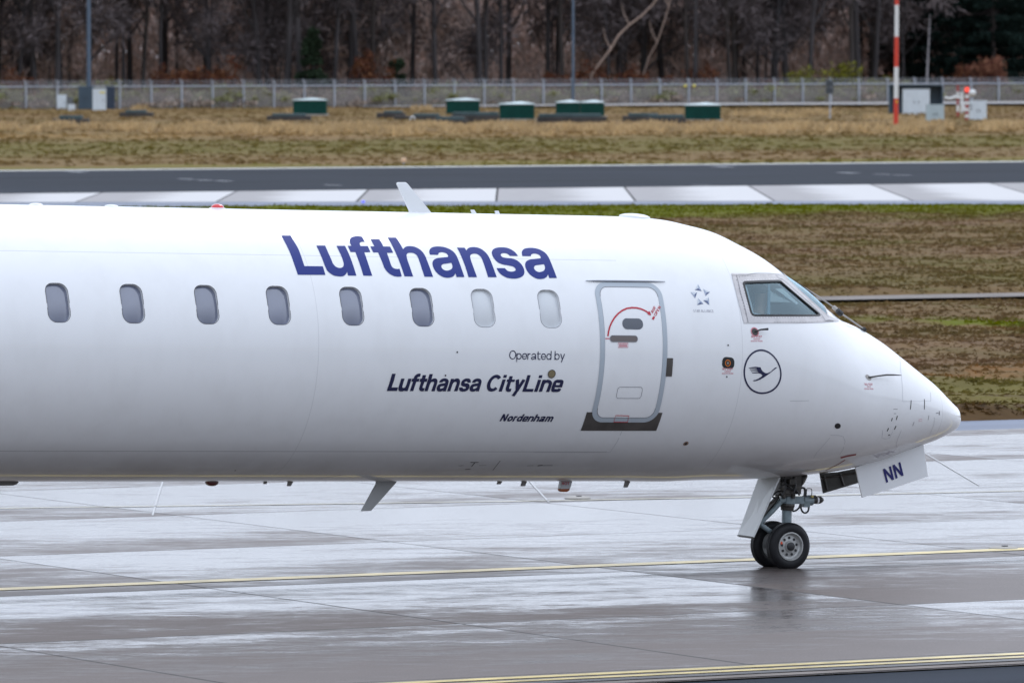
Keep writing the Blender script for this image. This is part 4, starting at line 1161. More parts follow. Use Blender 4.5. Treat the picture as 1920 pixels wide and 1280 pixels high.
def flat_text(name, txt, pl, pr, ptop, u, w, m, parent, gap=.1, lift=.003):
    st_, wid = text_strokes(txt, w, .72, gap)
    A, B, T = PL(*pl, u), PL(*pr, u), PL(*ptop, u)
    ex, ey = (B - A) / wid, T - A
    k = (ex.length + ey.length) / 2
    mb = MB()
    for i, (pts, ww) in enumerate(st_):
        pts = subdiv(pts, .3)
        V, n = [], len(pts)
        for j in range(n):
            a, b = Vector(pts[max(j - 1, 0)]), Vector(pts[min(j + 1, n - 1)])
            d = (b - a).normalized()
            for sg in (1, -1):
                q = (pts[j][0] - d.y * sg * ww / 2, pts[j][1] + d.x * sg * ww / 2)
                V.append(A + ex * q[0] + ey * q[1] + Vector((0, -lift - .0003 * (i % 5), 0)))
        mb.add(V, [(2 * j, 2 * j + 1, 2 * j + 3, 2 * j + 2) for j in range(n - 1)])
    return mb.build(name, m, parent)
flat_text('mast_lettering', 'HOT', (1053, 908.5), (1068, 908.5), (1053.5, 903), .034, .17, M_red, hot)
def dome(name, pl, pr, hgt, m, down=False, base=None, wid=None, sink=0.02):
    A, B = PL(*pl), PL(*pr)
    c = (A + B) / 2; ax = (B - A) / 2
    wv = wid or ax.length
    mb = MB(); V = []; F = []
    nu, nv = 24, 7
    sg = -1 if down else 1
    for j in range(nv + 1):
        a = math.pi / 2 * j / nv
        for i in range(nu):
            b = 2 * math.pi * i / nu
            V.append(c + ax * (math.cos(a) * math.cos(b)) + Vector((0, math.cos(a) * math.sin(b) * wv, sg * (hgt * math.sin(a) ** .8 - sink * (j == 0)))))
    for j in range(nv):
        for i in range(nu):
            F.append((j * nu + i, j * nu + (i + 1) % nu, (j + 1) * nu + (i + 1) % nu, (j + 1) * nu + i))
    mb.add(V, F)
    return mb.build(name, m, plane, True)
dome('roof_dome', (55, 385), (80, 385.4), .024, M_white)
dome('roof_dome', (197, 387.4), (221, 387.8), .022, M_white)
dome('roof_dome', (1163.5, 406.5), (1216, 410.5), .045, M_white, wid=.16, sink=.06)
dome('beacon_base', (393, 390.8), (422, 391.3), .012, M_white)
dome('beacon', (396.5, 390.6), (419, 391), .046, M_beacon)
dome('beacon', (385, 901.5), (409, 901.8), .050, M_beacon_d, True)

# ---- nose gear
WR = 0.243
ax_c = pu(1462.6, 1021.6, 0.0)
gear_top = PL(1478.5, 885, 0)
strut = MB()
strut.tube([PL(1475.6, 950, 0), PL(1474.2, 1000, 0), Vector(loc(ax_c)) + Vector((0.02, 0, 0.02))], .052, 16)
strut.tube([Vector(loc(ax_c)) + Vector((0, .16, 0)), Vector(loc(ax_c)) + Vector((0, -.16, 0))], .035, 12)
strut = strut.build('nose_gear', M_gear, plane, True)
mb = MB()
mb.tube([PL(1480, 880, 0), PL(1478, 930, 0)], .075, 16)
mb.box(PL(1476, 905, 0), (.20, .24, .22)); mb.box(PL(1470, 922, 0), (.16, .20, .08))
mb.tube([PL(1476.8, 943, 0), PL(1476.3, 947, 0), PL(1476.2, 951, 0), PL(1475.8, 956.5, 0)], [.072, .079, .070, .066], 18)
mb.tube([PL(1466, 893, .1), PL(1470, 934, .1)], .02, 8); mb.tube([PL(1490, 893, .12), PL(1487, 934, .1)], .022, 8)
mb.tube([PL(1500, 895, .05), PL(1485, 925, .08)], .018, 8); mb.tube([PL(1463, 900, .1), PL(1494, 921, .13)], .016, 8)
mb.box(PL(1468, 912, .13), (.05, .05, .09)); mb.box(PL(1484, 903, .15), (.07, .05, .06)); mb.box(PL(1493, 915, .10), (.06, .06, .07))
mb.build('upper_strut', M_geard, strut, bevel=.006)
mb = MB()
mb.tube([PL(1478, 928.5, 0), PL(1477, 944, 0)], .082, 18)
mb.box(PL(1491, 937, 0), (.14, .12, .075)); mb.box(PL(1494, 931, .02), (.15, .06, .015)); mb.box(PL(1494, 941.5, .02), (.15, .06, .015))
mb.build('steering_collar', M_gear, strut, bevel=.005)
mb = MB()
mb.tube([PL(1505.5, 938.5, 0), PL(1522, 937, 0)], .056, 14); mb.box(PL(1509, 941, 0), (.07, .1, .10))
mb.build('steering_actuator', M_gear, strut, bevel=.004)
mb = MB()
mb.tube([PL(1521, 937, 0), PL(1525, 936.8, 0), PL(1537, 936.6, 0), PL(1540.5, 936.8, 0), PL(1544, 937.2, 0)], [.038, .040, .040, .030, .010], 14)
mb.tube([PL(1523, 930.5, .06), PL(1529, 930.5, .06)], .016, 8)
mb.build('actuator_motor', M_dark, strut, True)
mb = MB(); mb.tube([PL(1530, 937, 0), PL(1533, 937, 0)], .0415, 14); mb.build('actuator_band', M_rivet, strut, True)
mb = MB(); mb.tube([PL(1521.5, 930.3, .075), PL(1524.5, 930.3, .075)], .013, 10); mb.build('indicator_lamp', mat('yellow_lens', (.75, .6, .2), .2), strut, True)
mb = MB()
for dx, u in ((0, .055), (-3, -.055)):
    mb.tube([PL(1468.5 + dx, 935.8, u), PL(1448 + dx, 958, u), PL(1427.5, 978.5, u * .5)], [.024, .026, .022], 10)
mb.tube([PL(1427, 979, .06), PL(1424.5, 981.5, -.07)], .022, 10)
mb.tube([PL(1425.5, 982, .03), PL(1434, 988.5, .05), PL(1445, 996.5, .05)], [.022, .026, .024], 10)
mb.tube([PL(1425.5, 982, -.03), PL(1434, 988.5, -.05), PL(1445, 996.5, -.05)], [.022, .026, .024], 10)
mb.tube([PL(1468.5, 935.8, .09), PL(1468.5, 935.8, .05)], .030, 12)
mb.build('torque_link', M_gear, strut, True)
mb = MB()
mb.tube([PL(1459, 930, .02), PL(1447, 944, .02), PL(1429, 968, .02)], [.025, .03, .022], 8)
mb.tube([PL(1463, 925, .05), PL(1449, 940, .05), PL(1440, 943, .05)], .012, 6)
mb.build('drag_brace', M_geard, strut, True)
hoses = MB()
for pts, u, r in (([(1501, 943), (1502, 953), (1505.5, 959.5), (1510.5, 961), (1515, 957.5), (1516.5, 950), (1515.5, 944)], .04, .010), ([(1486, 958), (1492, 956.5), (1498, 951.5), (1501, 944)], .06, .010), ([(1450, 925), (1449, 931), (1455, 934)], .05, .009), ([(1449, 928), (1456, 921.5), (1463, 921)], .05, .008),
                  ([(1508, 931), (1509, 917), (1503, 914), (1497, 920)], .03, .012), ([(1511, 931), (1512, 916)], .03, .008), ([(1522, 928), (1522, 918.5), (1519.5, 915.5), (1513, 915.5)], .03, .004), ([(1498, 924), (1502, 912), (1504, 910)], .06, .006), ([(1466, 902), (1478, 915), (1492, 918), (1499, 928)], .14, .010), ([(1471, 896), (1473, 914), (1466, 928)], .15, .010), ([(1487, 896), (1492, 908), (1488, 924)], .15, .009), ([(1460, 916), (1470, 908), (1485, 910)], .16, .008)):
    hoses.tube([PL(x, y, u) for x, y in cr(pts, 4)], r, 6)
hoses.build('hose', M_black, strut, True)
mb = MB()
mb.lathe([(0.0, -.02), (.05, -.02), (.062, .0), (.062, .03), (.055, .04), (.0, .046)], PL(1503, 897, .03), (0.55, -0.5, -0.35), 18)
mb.build('taxi_light', M_dark, strut, True)
# wheels
wz = None
for sgn in (1, -1):
    ctr = np.array([ax_c[0], .158 * sgn, ax_c[2]])
    C_ = Vector(loc(ctr)); axv = (0, -sgn, 0)
    mb = MB()
    tw = .062
    mb.lathe([(.148, -tw * .85), (.165, -tw), (.200, -tw * 1.02), (.226, -tw * .80), (.238, -tw * .45), (WR, -.03), (WR - .002, -.029), (WR - .002, -.026), (WR, -.025), (WR, -.005), (WR - .002, -.004), (WR - .002, .004), (WR, .005), (WR, .025), (WR - .002, .026), (WR - .002, .029), (WR, .03), (.238, tw * .45), (.226, tw * .80), (.200, tw * 1.02), (.165, tw), (.148, tw * .85)], C_, axv, 56)
    whl = mb.build('wheel', M_tyre, strut, True)
    mb = MB()
    mb.lathe([(.150, -.05), (.150, tw * .80), (.146, tw * .98), (.136, tw), (.130, tw * .85), (.126, tw * .45), (.112, tw * .30), (.060, tw * .42), (.052, tw * .75), (.0, tw * .8)], C_, axv, 48)
    rim = mb.build('rim', M_rim, whl, True)
    if sgn == 1:
        mb = MB()
        mb.lathe([(.044, tw * .5), (.044, tw * 1.02), (.036, tw * 1.12), (0, tw * 1.12)], C_, axv, 20)
        for k in range(9):
            a = 2 * math.pi * k / 9 + .2
            p = C_ + Vector((math.cos(a) * .088, 0, math.sin(a) * .088))
            mb.lathe([(.0145, tw * .30), (.0145, tw * .43), (0, tw * .43)], p, axv, 10)
        mb.build('hub_cap', M_black, whl, True)
        mb = MB()
        mb.lathe([(.015, tw * .33), (.015, tw * .50), (0, tw * .5)], C_ + Vector((-.098, 0, .035)), axv, 10)
        mb.build('hub_mark', mat('orange_red_mark', (.75, .09, .03), .4), whl, True)
# leg door behind the strut, nose bay doors
mb = MB()
A, B, C2, D = PL(1462.5, 894.5, .20), PL(1424.5, 891, -.20), PL(1384, 1003, -.20), PL(1413, 1007.5, .20)
nrm = (B - A).cross(D - A).normalized() * .009
mb.prism([A, B, C2, D], nrm)
ld = mb.build('leg_door', mat('leg_door_paint', (.62, .64, .64), .4, coat=.3, vary=.08, vscale=4), plane, bevel=.006)
mb = MB()
mb.prism([PL(1384.2, 1002.4, -.20), PL(1384, 1005, -.2), PL(1413, 1009, .20), PL(1413, 1006.5, .20)], nrm * 1.3)
mb.build('door_edge', M_dark, ld)
def bay_door(pts, us, m, name='nose_bay_door'):
    mb = MB()
    P = [PL(x, y, u) for (x, y), u in zip(pts, us)]
    mb.prism(P, (0, .008, 0))
    return mb.build(name, m, plane, bevel=.004)
nd = bay_door([(1603.0, 875.5), (1640, 864.5), (1685, 849.5), (1731, 833), (1739.3, 892.5), (1676, 914), (1616, 932.5)], [.30] * 7, M_white)
flat_text('registration_lettering', 'NN', (1661.5, 904.5), (1696.2, 889.8), (1655.2, 879.2),   .311, .17, mat('registration_navy', (0.006, 0.008, 0.12), 0.4), nd, gap=.04)
fd = bay_door([(1536.5, 886.5), (1570, 884.5), (1603, 878), (1614, 903.5), (1543, 924.5)], [-.32] * 5, M_bay)
fd['label'] = 'far bay door showing its dark grey inner face'
mb = MB()
for (x, y), (x2, y2) in (((1545, 892), (1551, 918)), ((1575, 888), (1582, 910)), ((1540, 897), (1606, 886))):
    mb.tube([PL(x, y, -.30), PL(x2, y2, -.30)], .012, 6)
mb.build('door_rib', M_geard, fd)
mb = MB()
for x, y in ((1612, 874), (1719, 840)):
    mb.tube([PL(x - 6, y + 2, .29), PL(x + 6, y - 2, .29)], .016, 8)
mb.build('door_hinge', M_black, nd)

# ---- the pilot, seen through the side window
pil = empty('person', (0, 0, 0), 0, 'person in pale blue shirt seated behind the cockpit side window', 'person')
pil.matrix_world = plane.matrix_world.copy()
def skinned(name, V, E, r, m, parent, lev=2):
    me = bpy.data.meshes.new(name)
    me.from_pydata([tuple(v) for v in V], E, [])
    o = link(name, me, m, parent)
    md = o.modifiers.new('skin', 'SKIN')
    for i, q in enumerate(r):
        me.skin_vertices[0].data[i].radius = q if isinstance(q, tuple) else (q, q)
        me.skin_vertices[0].data[i].use_root = (i == 0)
    ss = o.modifiers.new('sub', 'SUBSURF'); ss.levels = ss.render_levels = lev
    for p in me.polygons: p.use_smooth = True
    md.use_smooth_shade = True
    return o
hd = np.array(pu(1427, 553, .80))
def q_(ds, du, dw): return loc(hd + np.array([ds, du, dw]))
M_flesh = mat('skin_tone', (.46, .28, .20), .5)
V = [q_(-.10, 0, -.72), q_(-.08, 0, -.50), q_(-.06, 0, -.28), q_(-.02, 0, -.17), q_(.0, 0, -.09), q_(.015, 0, -.02), q_(.005, 0, .06), q_(-.005, 0, .11),
     q_(-.06, .19, -.27), q_(-.03, .24, -.50), q_(.20, .17, -.60), q_(-.06, -.19, -.27), q_(-.03, -.24, -.50), q_(.20, -.17, -.60), q_(.10, 0, -.03), q_(.27, .16, -.60), q_(.27, -.16, -.60)]
Ed = [(0, 1), (1, 2), (2, 3), (3, 4), (4, 5), (5, 6), (6, 7), (2, 8), (8, 9), (9, 10), (2, 11), (11, 12), (12, 13), (5, 14), (10, 15), (13, 16)]
rr = [.15, .15, .13, .058, .062, .088, .086, .05, .075, .052, .038, .075, .052, .038, .018, .032, .032]
skinned('body', V, Ed, rr, M_flesh, pil)
skinned('hair', [q_(-.025, 0, .00), q_(-.015, 0, .065), q_(-.005, 0, .115)], [(0, 1), (1, 2)], [.09, .10, .07], mat('brown_hair', (.06, .045, .03), .6), pil)
sr = [(.165), .17, .155, .076, .092, .070, .092, .070]
skinned('shirt', [q_(-.10, 0, -.72), q_(-.08, 0, -.50), q_(-.06, 0, -.29), q_(-.03, 0, -.18), q_(-.06, .20, -.28), q_(-.03, .245, -.48), q_(-.06, -.20, -.28), q_(-.03, -.245, -.48)], [(0, 1), (1, 2), (2, 3), (2, 4), (4, 5), (2, 6), (6, 7)], sr, mat('pale_blue_shirt', (.74, .84, .90), .8), pil)

# ================================================================ ON THE AIRFIELD BEHIND
def depth(px, py):
    return float(G(px, py)[1])
def at(px, py, z=0.0):
    p = G(px, py); return Vector((p[0], p[1], z))
def xat(px, y):
    return (px - 960) / FPX * y
def mpp(y):                                            # metres per photo pixel at a distance
    return y / FPX
F0 = Vector((xat(-20, 634), 634, 0)); F1 = Vector((xat(1940, 702), 702, 0))
FD = (F1 - F0).normalized(); FN = Vector((-FD.y, FD.x, 0)); FANG = math.atan2(FD.y, FD.x)
def fx(px, z=0.0):
    """point of the fence line seen at photo column px"""
    k = (px - 960) / FPX
    t = (k * F0.y - F0.x) / (FD.x - k * FD.y)
    p = F0 + FD * t; p.z = z; return p, t

M_galv = mat('galvanised_steel', (0.42, 0.45, 0.50), 0.45, metal=0.3, vary=0.1)
M_bluegrey = mat('blue_grey_paint', (0.045, 0.075, 0.105), 0.5, vary=0.12, vscale=1.2)
M_polegrey = mat('pole_paint', (0.085, 0.125, 0.18), 0.45, vary=0.08)
M_cab = mat('white_cabinet_paint', (0.62, 0.68, 0.72), 0.45, vary=0.06)
M_cabg = mat('grey_cabinet_paint', (0.42, 0.50, 0.52), 0.5, vary=0.06)
M_green = mat('dark_green_paint', (0.003, 0.045, 0.036), 0.6, spec=0.15, vary=0.15)
M_lid = mat('pale_lid_metal', (0.55, 0.66, 0.66), 0.35, metal=0.3)
M_deck = mat('teal_deck', (0.03, 0.062, 0.066), 0.5, vary=0.3, vscale=0.8)
M_blk = mat('old_concrete', (0.045, 0.040, 0.037), 0.8, vary=0.35, vscale=1.5)
M_plinth = mat('pale_plinth', (0.36, 0.34, 0.31), 0.7)
M_sred = mat('signal_red', (0.62, 0.045, 0.02), 0.4)
M_swht = mat('signal_white', (0.72, 0.73, 0.72), 0.4)
M_yl = mat('yellow_label', (0.75, 0.62, 0.05), 0.5)
M_slot = mat('dark_slot', (0.03, 0.035, 0.045), 0.6)

# ---- perimeter fence: posts with angled arms, rails, chain link
def mesh_mat():
    m = bpy.data.materials.new('chain_link'); m.use_nodes = True
    t = m.node_tree; t.nodes.clear(); h = NT(m)
    out = h.n('ShaderNodeOutputMaterial'); tr = h.n('ShaderNodeBsdfTransparent')
    df = h.n('ShaderNodeBsdfDiffuse'); df.inputs[0].default_value = (0.44, 0.41, 0.39, 1)
    mx = h.n('ShaderNodeMixShader'); mx.inputs[0].default_value = 0.40
    h.put(mx.inputs[1], tr.outputs[0]); h.put(mx.inputs[2], df.outputs[0]); h.put(out.inputs[0], mx.outputs[0])
    return m
fence = empty('fence', fx(960)[0], FANG, 'long grey chain link fence with angled barbed wire arms before the wood', 'fence')
t_list = [fx(x)[1] for x in (-10, 49, 108, 166.5, 225, 284, 341, 399, 457, 514, 571, 627, 684, 741, 796, 852, 908, 963, 1019, 1073, 1128, 1183, 1237, 1291, 1344, 1398, 1452, 1505, 1557.5, 1610, 1664, 1715, 1767, 1820, 1872, 1924)]
tm = fx(960)[1]
pitch = (t_list[-1] - t_list[0]) / (len(t_list) - 1)
ts = [t_list[0] - pitch * k for k in range(26, 0, -1)] + t_list + [t_list[-1] + pitch * k for k in range(1, 27)]
mb = MB()
mb.tube([(0, 0, -.1), (0, 0, 1.97)], .095, 8)
mb.tube([(0, 0, 1.95), (-.26, -.16, 2.52)], .075, 6)
mb.tube([(0, 0, 1.95), (.22, .16, 2.44)], .030, 6)
p0 = mb.build('post', M_galv, fence, True)
p0.location = (ts[0] - tm, 0, 0)
for t in ts[1:]:
    q = p0.copy(); COL.objects.link(q); q.parent = fence; q.location = (t - tm, 0, 0)
mb = MB()
mb.tube([(ts[0] - tm, 0, 1.95), (ts[-1] - tm, 0, 1.95)], .075, 6)
mb.build('rail', M_galv, fence)
for zz, dx in ((2.44, -.2), (2.30, -.14), (2.16, -.08)):
    mb = MB(); mb.tube([(ts[0] - tm, dx * .7, zz), (ts[-1] - tm, dx * .7, zz)], .012, 4)
    mb.build('barbed_wire', M_galv, fence)
mb = MB(); mb.add([(ts[0] - tm, .11, .0), (ts[-1] - tm, .11, .0), (ts[-1] - tm, .11, 1.93), (ts[0] - tm, .11, 1.93)], [(0, 1, 2, 3)])
mb.build('chain_link_mesh', mesh_mat(), fence)
for x in (1283, 1299.5):
    pp, t = fx(x)
    mb = MB(); mb.box((t - tm, -.14, 1.83), (.30, .05, .22)); mb.build('yellow_tag', M_yl, fence)

# pale service track in front of the fence
a, b_, c_ = fx(600)[0], fx(1200)[0], fx(1960)[0]
q = [a - FN * 9.0, b_ - FN * 22, c_ - FN * 26 + FD * 4, c_ + FD * 4 - FN * 1.5, b_ - FN * 2.5, a - FN * 5]
me = bpy.data.meshes.new('service_track'); me.from_pydata([(p.x, p.y, .17 + .10 * (i in (1, 2, 3, 4))) for i, p in enumerate(q)], [], [(0, 1, 4, 5), (1, 2, 3, 4)])
o = link('service_track', me, M_kerb); o['kind'] = 'structure'

# ---- poles and masts
def pole(name, px, ybase, w_px, top, m, label, cat, d=None):
    y = d or depth(px, ybase)
    r = w_px * mpp(y) / 2
    r_ = empty(name, (xat(px, y), y, 0), 0, label, cat)
    mb = MB(); mb.tube([(0, 0, -.1), (0, 0, top * .5), (0, 0, top)], [r, r * .86, r * .7], 12)
    mb.build('pole', m, r_, True)
    mb = MB(); mb.box((0, 0, .12), (r * 4, r * 4, .24)); mb.build('base', M_plinth, r_)
    return r_, r, y
p_, r, y = pole('lamp_post', 167, 206, 8.5, 14, M_polegrey, 'thick blue grey pole rising behind the cabinets at the left of the fence', 'pole')
mb = MB(); mb.box((0, -.4, 13.9), (1.2, .5, .18)); mb.build('lamp_head', M_cabg, p_, bevel=.03)
p_, r, y = pole('lamp_post', 1074.5, 205, 5.6, 14, M_polegrey, 'thin blue grey pole rising behind the double green box', 'pole')
mb = MB(); mb.box((0, -.4, 13.9), (1.0, .4, .16)); mb.build('lamp_head', M_cabg, p_, bevel=.03)
# red and white mast
y = depth(1680, 238); k = mpp(y)
ms = empty('striped_mast', (xat(1679.5, y), y, 0), 0, 'tall red and white banded mast standing in the straw grass', 'mast')
bands = [0, 53, 112, 168.5, 228, 286, 345, 402]
for i in range(len(bands) - 1):
    mb = MB(); mb.tube([(i * .012, 0, bands[i] * k - (.05 if i == 0 else 0)), ((i + 1) * .012, 0, bands[i + 1] * k)], [.165 - .008 * i, .165 - .008 * (i + 1)], 14)
    mb.build('red_band' if i % 2 == 0 else 'white_band', M_sred if i % 2 == 0 else M_swht, ms, True)
mb = MB(); mb.box((0.05, -.16, 47 * k), (.10, .04, .14)); mb.build('plate', M_yl, ms)
mb = MB(); mb.tube([(0.08, 0, 402 * k), (0.08, 0, 402 * k + .3)], .08, 10); mb.build('obstruction_lamp', M_beacon, ms, True)

# ---- cabinets
def cabinet(name, x0, x1, y0, y1, m, label, cat='cabinet', dep=.7, rz=0.0, legs=False, roof=True, door=True, base_y=None, lid=None, sides=None):
    y = depth((x0 + x1) / 2, base_y or y1); k = mpp(y)
    w, hgt, z0 = (x1 - x0) * k, (y1 - y0) * k, ((base_y or y1) - y1) * k
    e = empty(name, (xat((x0 + x1) / 2, y), y + dep / 2, 0), rz, label, cat)
    mb = MB(); mb.box((0, 0, z0 + hgt / 2 - (0 if legs else .05)), (w, dep, hgt + (0 if legs else .1))); mb.build('housing', m, e, bevel=.02)
    if roof:
        mb = MB(); mb.box((0, 0, z0 + hgt + .03), (w * 1.03, dep * 1.06, .06)); mb.build('roof', lid or m, e, bevel=.015)
    if door:
        n = 2 if w > 1.2 else 1
        for i in range(n):
            dw = w / n
            mb = MB(); mb.box((-w / 2 + dw * (i + .5), -dep / 2 - .012, z0 + hgt * .5), (dw * .90, .024, hgt * .86))
            d_ = mb.build('door', m, e, bevel=.008)
            mb = MB(); mb.box((-w / 2 + dw * (i + .5) + dw * .33 * (1 if i == 0 else -1), -dep / 2 - .04, z0 + hgt * .5), (.05, .04, .16)); mb.build('handle', M_slot, d_)
    if legs:
        for sx in (-.3, .3):
            mb = MB(); mb.box((w * sx, 0, z0 / 2), (.08, .08, z0)); mb.build('leg', M_galv, e)
    return e, w, hgt, z0, dep
def panel_screen(x0, x1, y0, y1, label):
    y = depth((x0 + x1) / 2, y1); k = mpp(y)
    w, hgt = (x1 - x0) * k, (y1 - y0) * k
    e = empty('equipment_shelter', (xat((x0 + x1) / 2, y), y + 1.4, 0), 0, label, 'shelter')
    mb = MB(); mb.box((0, .8, hgt / 2), (w, .12, hgt)); mb.build('back_panel', M_bluegrey, e)
    for s, wd in ((-1, 1), (1, 1)):
        mb = MB(); mb.box((s * (w / 2 - .06), 0, hgt / 2 - .03), (.12, 1.48, hgt - .06)); mb.build('side_panel', M_bluegrey, e)
    mb = MB(); mb.box((0, .1, hgt + .04), (w * 1.01, 1.9, .08)); mb.build('roof', M_bluegrey, e)
    return e
cabinet('cabinet', 147.5, 176, 163.5, 207, M_bluegrey, 'dark blue grey cabinet at the foot of the thick left pole', dep=1.2)
cabinet('cabinet', 198, 215, 163.5, 207, mat('navy_grey_paint', (0.02, 0.036, 0.065), .5), 'narrow dark navy cabinet right of the white cabinet with the yellow sticker', dep=1.2)
e, w, hh, z0, dp = cabinet('cabinet', 174, 198.5, 168, 208.5, M_cab, 'white cabinet with yellow sticker between two dark cabinets', dep=1.0)
mb = MB(); mb.box((.25 * w, -dp / 2 - .04, hh * .86), (.42 * w, .03, .12)); mb.build('yellow_sticker', M_yl, e)
cabinet('meter_box', 107, 125, 179.5, 203.5, M_cab, 'white box on short legs left of the dark cabinets', 'box', .5, legs=True, base_y=207)
cabinet('meter_box', 126.5, 137, 184, 207, mat('dull_grey_paint', (.13, .14, .15), .6), 'small dark grey box behind the tiny white box', 'box', .4)
cabinet('meter_box', 128, 141, 197, 208.5, M_cab, 'tiny white box on the ground beside the dark cabinets', 'box', .4, door=False)
panel_screen(1668, 1769, 161.5, 213.5, 'dark blue grey open shelter behind the striped mast')
cabinet('cabinet', 1693, 1743, 169, 214, M_cab, 'large white double door cabinet inside the dark shelter', dep=.9, base_y=215)
cabinet('cabinet', 1736.5, 1770, 198, 231, M_cabg, 'low pale grey cabinet standing in front of the dark shelter', dep=.8)
e, w, hh, z0, dp = cabinet('cabinet', 1818, 1849.5, 190.5, 226, M_cab, 'white cabinet with dark slots beside the small red lamp post', dep=.8)
for i, zf in enumerate((.78, .60)):
    mb = MB(); mb.box((-w * .42, -dp / 2 - .035, hh * zf), (.14, .03, .10)); mb.build('slot', M_slot, e)
# small striped posts and sensors beside it
def banded(px, ytop, ybase, wpx, label, n, red_first=True, lampcap=False):
    y = depth(px, ybase); k = mpp(y); e = empty('striped_post', (xat(px, y), y, 0), 0, label, 'post')
    hgt = (ybase - ytop) * k
    for i in range(n):
        mb = MB(); mb.tube([(0, 0, hgt * i / n), (0, 0, hgt * (i + 1) / n)], wpx * k / 2, 10)
        rd = (i % 2 == 0) == red_first
        mb.build('red_band' if rd else 'white_band', mat('dull_signal_red', (.30, .04, .035), .5) if 'dull_signal_red' not in bpy.data.materials and rd else (bpy.data.materials['dull_signal_red'] if rd else M_swht), e, True)
    if lampcap:
        mb = MB(); mb.tube([(0, 0, hgt), (0, 0, hgt + 8 * k)], [4.2 * k, 3.6 * k], 12)
        mb.build('lamp', mat('glowing_red_lamp', (.9, .06, .03), .3, emit=(1, .08, .04), estr=.7), e, True)
    return e, k, y
banded(1795.5, 160, 222, 5, 'thin post with broad red and white bands near the white pipe arms', 5)
banded(1812.5, 172, 227, 7, 'post with narrow red and white bands under a lit red lamp', 9, True, True)
y = depth(1800, 215); k = mpp(y)
e = empty('wind_sensor', (xat(1803, y), y, 0), 0, 'white sensor on a post with a side arm of pipes', 'wind sensor')
mb = MB(); mb.tube([(0, 0, 0), (0, 0, 42 * k)], 2.6 * k, 10); mb.build('post', M_swht, e, True)
mb = MB(); mb.tube([(-32 * k, 0, 33 * k), (-27 * k, 0, 30 * k), (-20 * k, 0, 30 * k), (-12 * k, 0, 33 * k), (0, 0, 30 * k)], [2 * k, 2 * k, 2.4 * k, 3 * k, 2 * k], 8); mb.build('arm', M_swht, e, True)
mb = MB(); mb.box((3 * k, 0, 12 * k), (9 * k, .3, 13 * k)); mb.build('sensor_box', M_swht, e, bevel=.03)
e = empty('sensor_dome', (xat(1823, y + 3), y + 3, 0), 0, 'small white round sensor head on a thin stand above the white cabinet', 'sensor')
mb = MB(); mb.tube([(0, 0, 0), (0, 0, 36 * k)], .05, 8); mb.build('stand', M_galv, e)
mb = MB(); mb.lathe([(0, -.28), (.14, -.25), (.25, -.13), (.28, 0), (.25, .13), (.14, .25), (0, .28)], (0, 0, 40 * k), (0, 0, 1), 18); mb.build('head', M_swht, e, True)
# dark sign on a post
y = depth(1555, 223); k = mpp(y)
e = empty('sign', (xat(1556, y), y, 0), 0, 'small dark square sign on a thin grey post before the fence', 'sign')
mb = MB(); mb.tube([(0, 0, 0), (0, 0, 72 * k)], 1.4 * k, 8); mb.build('post', M_galv, e, True)
for zc_ in (66, 53):
    mb = MB(); mb.box((-.03, -.08, zc_ * k), (14 * k, .07, 12 * k)); mb.build('sign_panel', mat('sign_dark', (.045, .055, .065), .5) if 'sign_dark' not in bpy.data.materials else bpy.data.materials['sign_dark'], e, bevel=.01)
# orange marker by the runway
y = depth(757, 308); k = mpp(y)
e = empty('edge_light', (xat(757, y), y, 0), 0, 'small pale orange light standing beyond the far runway edge', 'light')
mb = MB(); mb.tube([(0, 0, 0), (0, 0, .12)], .05, 8); mb.build('stem', M_galv, e)
mb = MB(); mb.lathe([(0, .30), (.09, .27), (.11, .18), (.09, .10), (0, .08)], (0, 0, .0), (0, 0, 1), 14); mb.build('lens', mat('pale_orange_lens', (.85, .55, .35), .3), e, True)
y = depth(681, 383); k = mpp(y)
e = empty('edge_light', (xat(681, y), y, 0), 0, 'small blue taxiway light at the far side of the meadow', 'light')
mb = MB(); mb.tube([(0, 0, 0), (0, 0, .06)], .04, 8); mb.build('stem', M_galv, e)
mb = MB(); mb.lathe([(0, .13), (.05, .12), (.06, .06), (0, .05)], (0, 0, 0), (0, 0, 1), 12); mb.build('lens', mat('blue_lens', (.08, .10, .8), .3, emit=(.15, .15, 1), estr=.8), e, True)
# lit dots and painted dashes on the runway
M_dash = mat('worn_white_paint', (.45, .47, .50), .4)
for i, (x, yy, wpx) in enumerate(((349, 336.5, 12), (383, 338.5, 10), (419, 340.2, 14), (624, 347.8, 10), (145, 323, 22), (1655, 327.5, 9), (1692, 329, 9), (1356, 313.5, 26), (1315, 348.2, 8), (1590, 325, 22))):
    p = TN(x, yy); k = mpp(depth(x, yy))
    stripe('runway_marking', [(p[0] - wpx * k * .55, p[1]), (p[0] + wpx * k * .55, p[1])], 1.3, M_dash, .016)
    # flat light unit set in the runway surface
# ---- flush inspection covers by the taxiway
for i, (x, yy, lab) in enumerate(((1881, 1028, 'white flat ground light on the yellow line right of the nose wheel'), (1083, 934, 'small pale flat ground light on the concrete under the belly'))):
    p = at(x, yy); 
    e = empty('ground_light', (p.x, p.y, 0), TH, lab, 'light')
    mb = MB(); mb.lathe([(.16, .0), (.15, .012), (.09, .022), (0, .024)], (0, 0, .004), (0, 0, 1), 20); mb.build('housing', M_plinth, e, True)
    mb = MB(); mb.box((0, -.03, .03), (.05, .05, .012)); mb.build('lens', M_slot, e)

